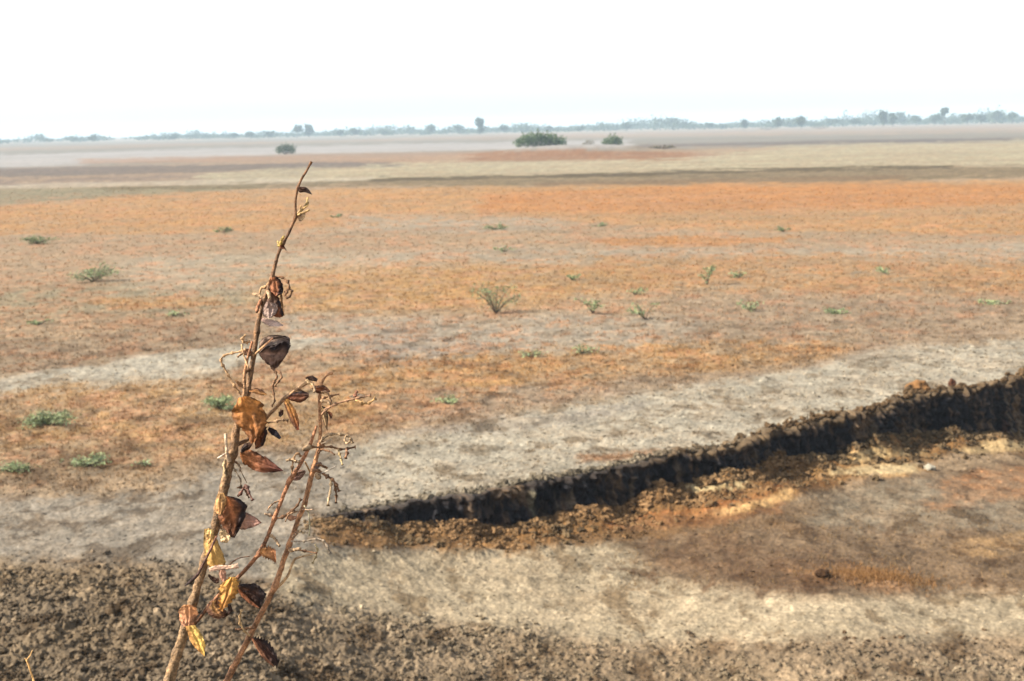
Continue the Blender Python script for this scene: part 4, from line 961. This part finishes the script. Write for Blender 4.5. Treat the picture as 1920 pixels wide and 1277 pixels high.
# large two-toned leaf
leaf([(484, 662), (489, 640), (502, 630), (520, 628), (536, 630)], [(486, 664), (500, 652), (516, 645), (530, 640), (546, 646)], (.30, .19, .13), BLK, dep=-.006, curl=-.5, lean=-.6, edge=BLK, edge_side=1, label='black upper fold of the large two-toned leaf')
leaf([(485, 658), (500, 649), (518, 644), (536, 632), (546, 645), (541, 656)], [(486, 666), (494, 676), (503, 686), (512, 693), (522, 687), (541, 660)], (.30, .18, .13), (.055, .03, .022), dep=-.003, curl=.45, bend=-.12, edge=BLK, edge_side=-1, vein=1.5, label='large brown leaf with a black margin')
fix(limb('twig', [(476, 666, 3.4, -.004), (483, 660, 3.2, -.008), (496, 648, 2.8, -.012), (512, 634, 1.8, -.014)], plant, TAN, RED, seg=7))
leaf_ax([(441, 713), (450, 721), (460, 729)], [1, 4.5, 1], (.3, .16, .07), DKB, dep=-.01)
leaf_ax([(467, 733), (480, 733), (492, 737), (500, 740)], [1.5, 5.5, 5, 1], (.42, .2, .08), (.36, .18, .06), dep=-.012, edge=DKB, edge_side=-1)
# big golden leaf
leaf([(447, 746), (437, 768), (437, 784), (448, 800), (462, 815), (470, 832)], [(463, 742), (486, 752), (497, 768), (500, 792), (493, 812), (480, 828)], (.40, .17, .045), (.22, .08, .025), dep=-.022, curl=.45, bend=-.05, vein=1.6, spot=.5, label='big golden brown leaf covering the middle of the stem')
leaf([(470, 806), (474, 818), (478, 832), (478, 842)], [(500, 800), (500, 815), (494, 834), (482, 842)], RDB, DKB, dep=-.014, edge=BLK, edge_side=1, curl=-.6)
leaf([(452, 842), (457, 834), (464, 830), (474, 828)], [(452, 852), (460, 846), (468, 842), (474, 832)], BLK, DKB, dep=-.012)
leaf([(450, 848), (465, 842), (485, 850), (505, 862), (531, 882)], [(450, 856), (458, 870), (478, 882), (505, 886), (531, 883)], (.36, .14, .045), (.09, .03, .028), dep=-.01, curl=.5, vein=1.3, label='long red brown leaf pointing right below the golden one')
leaf_ax([(503, 803), (514, 811), (526, 822)], [3, 6.5, 2.5], BLK, (.02, .02, .03), dep=0, label='narrow black leaf right of the golden one')
# side branch leaves
leaf([(538, 745), (548, 737), (566, 733), (579, 738)], [(538, 748), (548, 752), (564, 755), (579, 745)], (.22, .08, .04), DKB, dep=-.006, edge=BLK, edge_side=-1, vein=1.6)
leaf([(531, 750), (535, 765), (545, 790), (556, 807)], [(541, 748), (552, 765), (560, 785), (561, 806)], (.66, .32, .09), (.2, .05, .025), dep=-.014, curl=.7, edge=DKB, edge_side=-1, label='hanging leaf, golden at the stalk and dark red at the tip')
leaf_ax([(529, 768), (527, 775), (524, 781)], [3, 5, 2], DKB, BLK, dep=0)
leaf_ax([(573, 709), (583, 709), (595, 713)], [1.5, 5, 3], DKB, BLK, dep=-.004)
leaf_ax([(574, 712), (580, 718), (586, 727)], [2.5, 4, 2], CRM, TAN, dep=-.006, spot=.1)
leaf([(583, 724), (595, 723), (608, 723), (619, 732)], [(584, 727), (592, 736), (606, 738), (619, 735)], RDB, DKB, dep=.004, edge=DKB, edge_side=0)
leaf([(604, 761), (612, 766), (615, 780), (614, 808)], [(602, 766), (603, 780), (608, 796), (614, 810)], (.6, .4, .2), DKB, dep=.008, spot=.4, edge=BLK, edge_side=-1)
leaf_ax([(615, 772), (620, 778), (621, 785)], [2, 4, 1], RDB, DKB, dep=.01)
leaf_ax([(655, 744), (672, 742), (690, 744)], [1, 5, 1], (.5, .36, .24), (.5, .36, .24), dep=.015, spot=.1)
leaf_ax([(545, 897), (556, 893), (565, 887), (573, 884)], [4, 9, 7, 2], (.16, .08, .06), MUD, dep=.012)
leaf_ax([(533, 968), (545, 971), (556, 970)], [1, 6, 2], (.42, .22, .12), (.36, .2, .13), dep=.014)
leaf_ax([(592, 880), (596, 872), (603, 868)], [3, 5, 2], (.14, .1, .09), MUD, dep=.016)
# leaves of the lower stem
leaf([(420, 932), (411, 948), (409, 972), (418, 990), (433, 1007)], [(428, 930), (450, 935), (462, 950), (458, 974), (440, 1009)], (.30, .11, .04), DKB, dep=-.02, curl=.6, vein=2.6, edge=BLK, edge_side=1, spot=.5, label='crumpled dark leaf with golden veins')
leaf([(409, 925), (403, 940), (404, 958), (412, 968)], [(420, 924), (425, 938), (422, 954), (414, 968)], (.52, .3, .12), (.38, .2, .08), dep=-.026, curl=.8)
leaf([(426, 972), (438, 964), (452, 958), (462, 945)], [(430, 992), (442, 984), (452, 976), (460, 966)], DKB, BLK, dep=-.01)
leaf([(447, 970), (460, 962), (476, 968), (490, 979)], [(444, 992), (458, 993), (475, 989), (491, 980)], PNK, (.36, .2, .16), dep=.004, curl=.3, spot=.15, label='tan pink leaf behind the crumpled dark one')
leaf([(383, 992), (382, 1010), (384, 1040), (392, 1066)], [(394, 990), (410, 1018), (422, 1050), (424, 1064)], (.52, .33, .12), (.46, .26, .07), dep=-.016, curl=.4, spot=.4, label='pale yellow papery leaf along the lower stem')
leaf([(411, 1000), (412, 1008), (416, 1016), (426, 1018)], [(413, 994), (424, 994), (434, 1000), (432, 1010)], CRM, CRM, dep=-.008, spot=.1)
leaf([(388, 995), (384, 999), (386, 1012), (390, 1020)], [(400, 992), (402, 1002), (398, 1012), (392, 1020)], (.7, .5, .2), (.5, .26, .1), dep=-.024, curl=.8)
fix(limb('twig', [(406, 1005, 2.6, -.022), (395, 1030, 3.2, -.028), (382, 1056, 3, -.028), (372, 1076, 4, -.028), (358, 1090, 5, -.028), (346, 1099, 1.2, -.028)], plant, (.16, .07, .04), BLK, seg=8))
leaf([(391, 1064), (410, 1059), (430, 1060), (446, 1056)], [(393, 1072), (410, 1069), (432, 1067), (448, 1066)], (.62, .40, .28), (.66, .44, .3), dep=-.02, spot=.1, curl=.7, serr=.3)
leaf([(414, 1063), (410, 1072), (412, 1082), (416, 1090)], [(420, 1062), (423, 1072), (424, 1084), (421, 1092)], PNK, (.4, .2, .13), dep=-.014, spot=.1)
leaf([(391, 1076), (398, 1080), (406, 1084), (412, 1082)], [(390, 1080), (396, 1088), (404, 1094), (410, 1094)], BLK, DKB, dep=-.01)
leaf([(430, 1082), (413, 1098), (410, 1118), (411, 1142)], [(442, 1082), (449, 1096), (440, 1120), (416, 1146)], (.62, .33, .08), (.46, .20, .05), dep=-.028, curl=.35, vein=.72, serr=.28, spot=.5, nv=44, label='bright golden serrated leaf low on the plant')
leaf([(446, 1096), (462, 1094), (482, 1096), (500, 1114)], [(446, 1102), (458, 1114), (474, 1130), (487, 1140)], DKB, BLK, dep=-.006, curl=.5, edge=BLK, edge_side=-1, label='drooping black and brown leaf right of the golden serrated one')
leaf([(448, 1103), (456, 1110), (470, 1125), (486, 1139)], [(446, 1106), (452, 1118), (468, 1132), (486, 1141)], (.3, .11, .045), (.2, .08, .04), dep=-.008)
leaf([(392, 1130), (388, 1146), (396, 1156), (410, 1161)], [(408, 1124), (414, 1136), (424, 1146), (422, 1156)], (.5, .27, .09), (.16, .07, .04), dep=-.012, curl=.7, edge=DKB, edge_side=0)
leaf([(424, 1136), (428, 1142), (424, 1150), (414, 1158)], [(432, 1134), (436, 1144), (430, 1152), (418, 1160)], BLK, DKB, dep=-.008)
leaf([(486, 1032), (494, 1025), (508, 1026), (517, 1030)], [(487, 1036), (494, 1044), (508, 1050), (518, 1056)], (.56, .28, .1), (.34, .14, .06), dep=-.008, curl=.5, serr=.4, label='small torn orange brown leaf between the two stems')
leaf([(344, 1134), (335, 1146), (337, 1162), (341, 1174)], [(358, 1134), (370, 1144), (368, 1162), (362, 1176)], (.5, .24, .10), (.42, .2, .11), dep=-.02, curl=.8, vein=1.2, spot=.5, label='orange pink leaf sheath wrapped round the lowest node')
leaf([(348, 1174), (352, 1190), (364, 1212), (383, 1231)], [(366, 1172), (376, 1186), (384, 1206), (384, 1230)], (.74, .50, .15), (.68, .42, .10), dep=-.026, curl=.4, edge=(.4, .2, .06), edge_side=-1, vein=1.15, spot=.4, label='bright yellow leaf hanging from the lowest node')
leaf([(474, 1194), (490, 1196), (506, 1206), (524, 1240)], [(470, 1196), (484, 1216), (502, 1240), (519, 1252)], (.12, .05, .03), BLK, dep=.01, curl=.4, serr=.45, edge=BLK, edge_side=-1, nv=44, label='black serrated leaf hanging from the right hand stem')
leaf([(474, 1196), (486, 1212), (500, 1232), (514, 1248)], [(471, 1197), (482, 1218), (496, 1238), (512, 1250)], (.36, .16, .08), (.2, .09, .05), dep=.007)

# a second, separate dry shoot at the lower left
tw = empty('dry_shoot', (0, 0, 0))
pt = P3(64, 1300); gz0 = float(ground_z(pt[0], pt[1])[0]); tw.location = (pt[0], pt[1], gz0)
def fixw(o): o.matrix_parent_inverse = Matrix.Translation(-Vector(tw.location)); return o
low = at(64, 1300); 
sh = [(90, 1900, 4, .0), (84, 1500, 3.4, .0), (70, 1310, 3, .0), (64, 1280, 2.6, .0), (58, 1260, 2.5, 0), (52, 1244, 2.8, 0), (50, 1236, 2.8, 0)]
fixw(limb('stem', sh, tw, (.42, .22, .08), (.6, .34, .12), seg=8, n=90, nodes=[(1238, .5, 4)]))
fixw(limb('twig', [(50, 1238, 2.2, 0), (56, 1230, 1.8, 0), (61, 1219, 1.5, 0)], tw, (.6, .34, .12), (.55, .34, .14), seg=7))
fixw(limb('twig', [(50, 1238, 2.0, 0), (46, 1234, 1.6, 0)], tw, (.6, .34, .12), (.55, .34, .14), seg=7, n=8))
tag(tw, 'single thin orange shoot with a forked tip at the lower left corner', 'dead plant')

# ------------------------------------------------------------------ the dusty air
def haze():
    s, z0, z1 = 4700, -2.0, 26.0
    v = [(sx * s, sy * s, z) for z in (z0, z1) for sx, sy in ((-1, -1), (1, -1), (1, 1), (-1, 1))]
    f = [(0, 3, 2, 1), (4, 5, 6, 7), (0, 1, 5, 4), (1, 2, 6, 5), (2, 3, 7, 6), (3, 0, 4, 7)]
    m = bpy.data.materials.new('dusty_air'); m.use_nodes = True; n = m.node_tree.nodes; n.remove(n['Principled BSDF'])
    vol = n.new('ShaderNodeVolumePrincipled'); vol.inputs['Color'].default_value = (.68, .86, 1.0, 1); vol.inputs['Density'].default_value = .00041
    vol.inputs['Anisotropy'].default_value = .0
    m.node_tree.links.new(vol.outputs[0], n['Material Output'].inputs['Volume'])
    o = mesh('haze', v, np.array(f), m, smooth=False); tag(o, 'pale dusty haze lying over the whole plain', 'haze', kind='stuff')
haze()
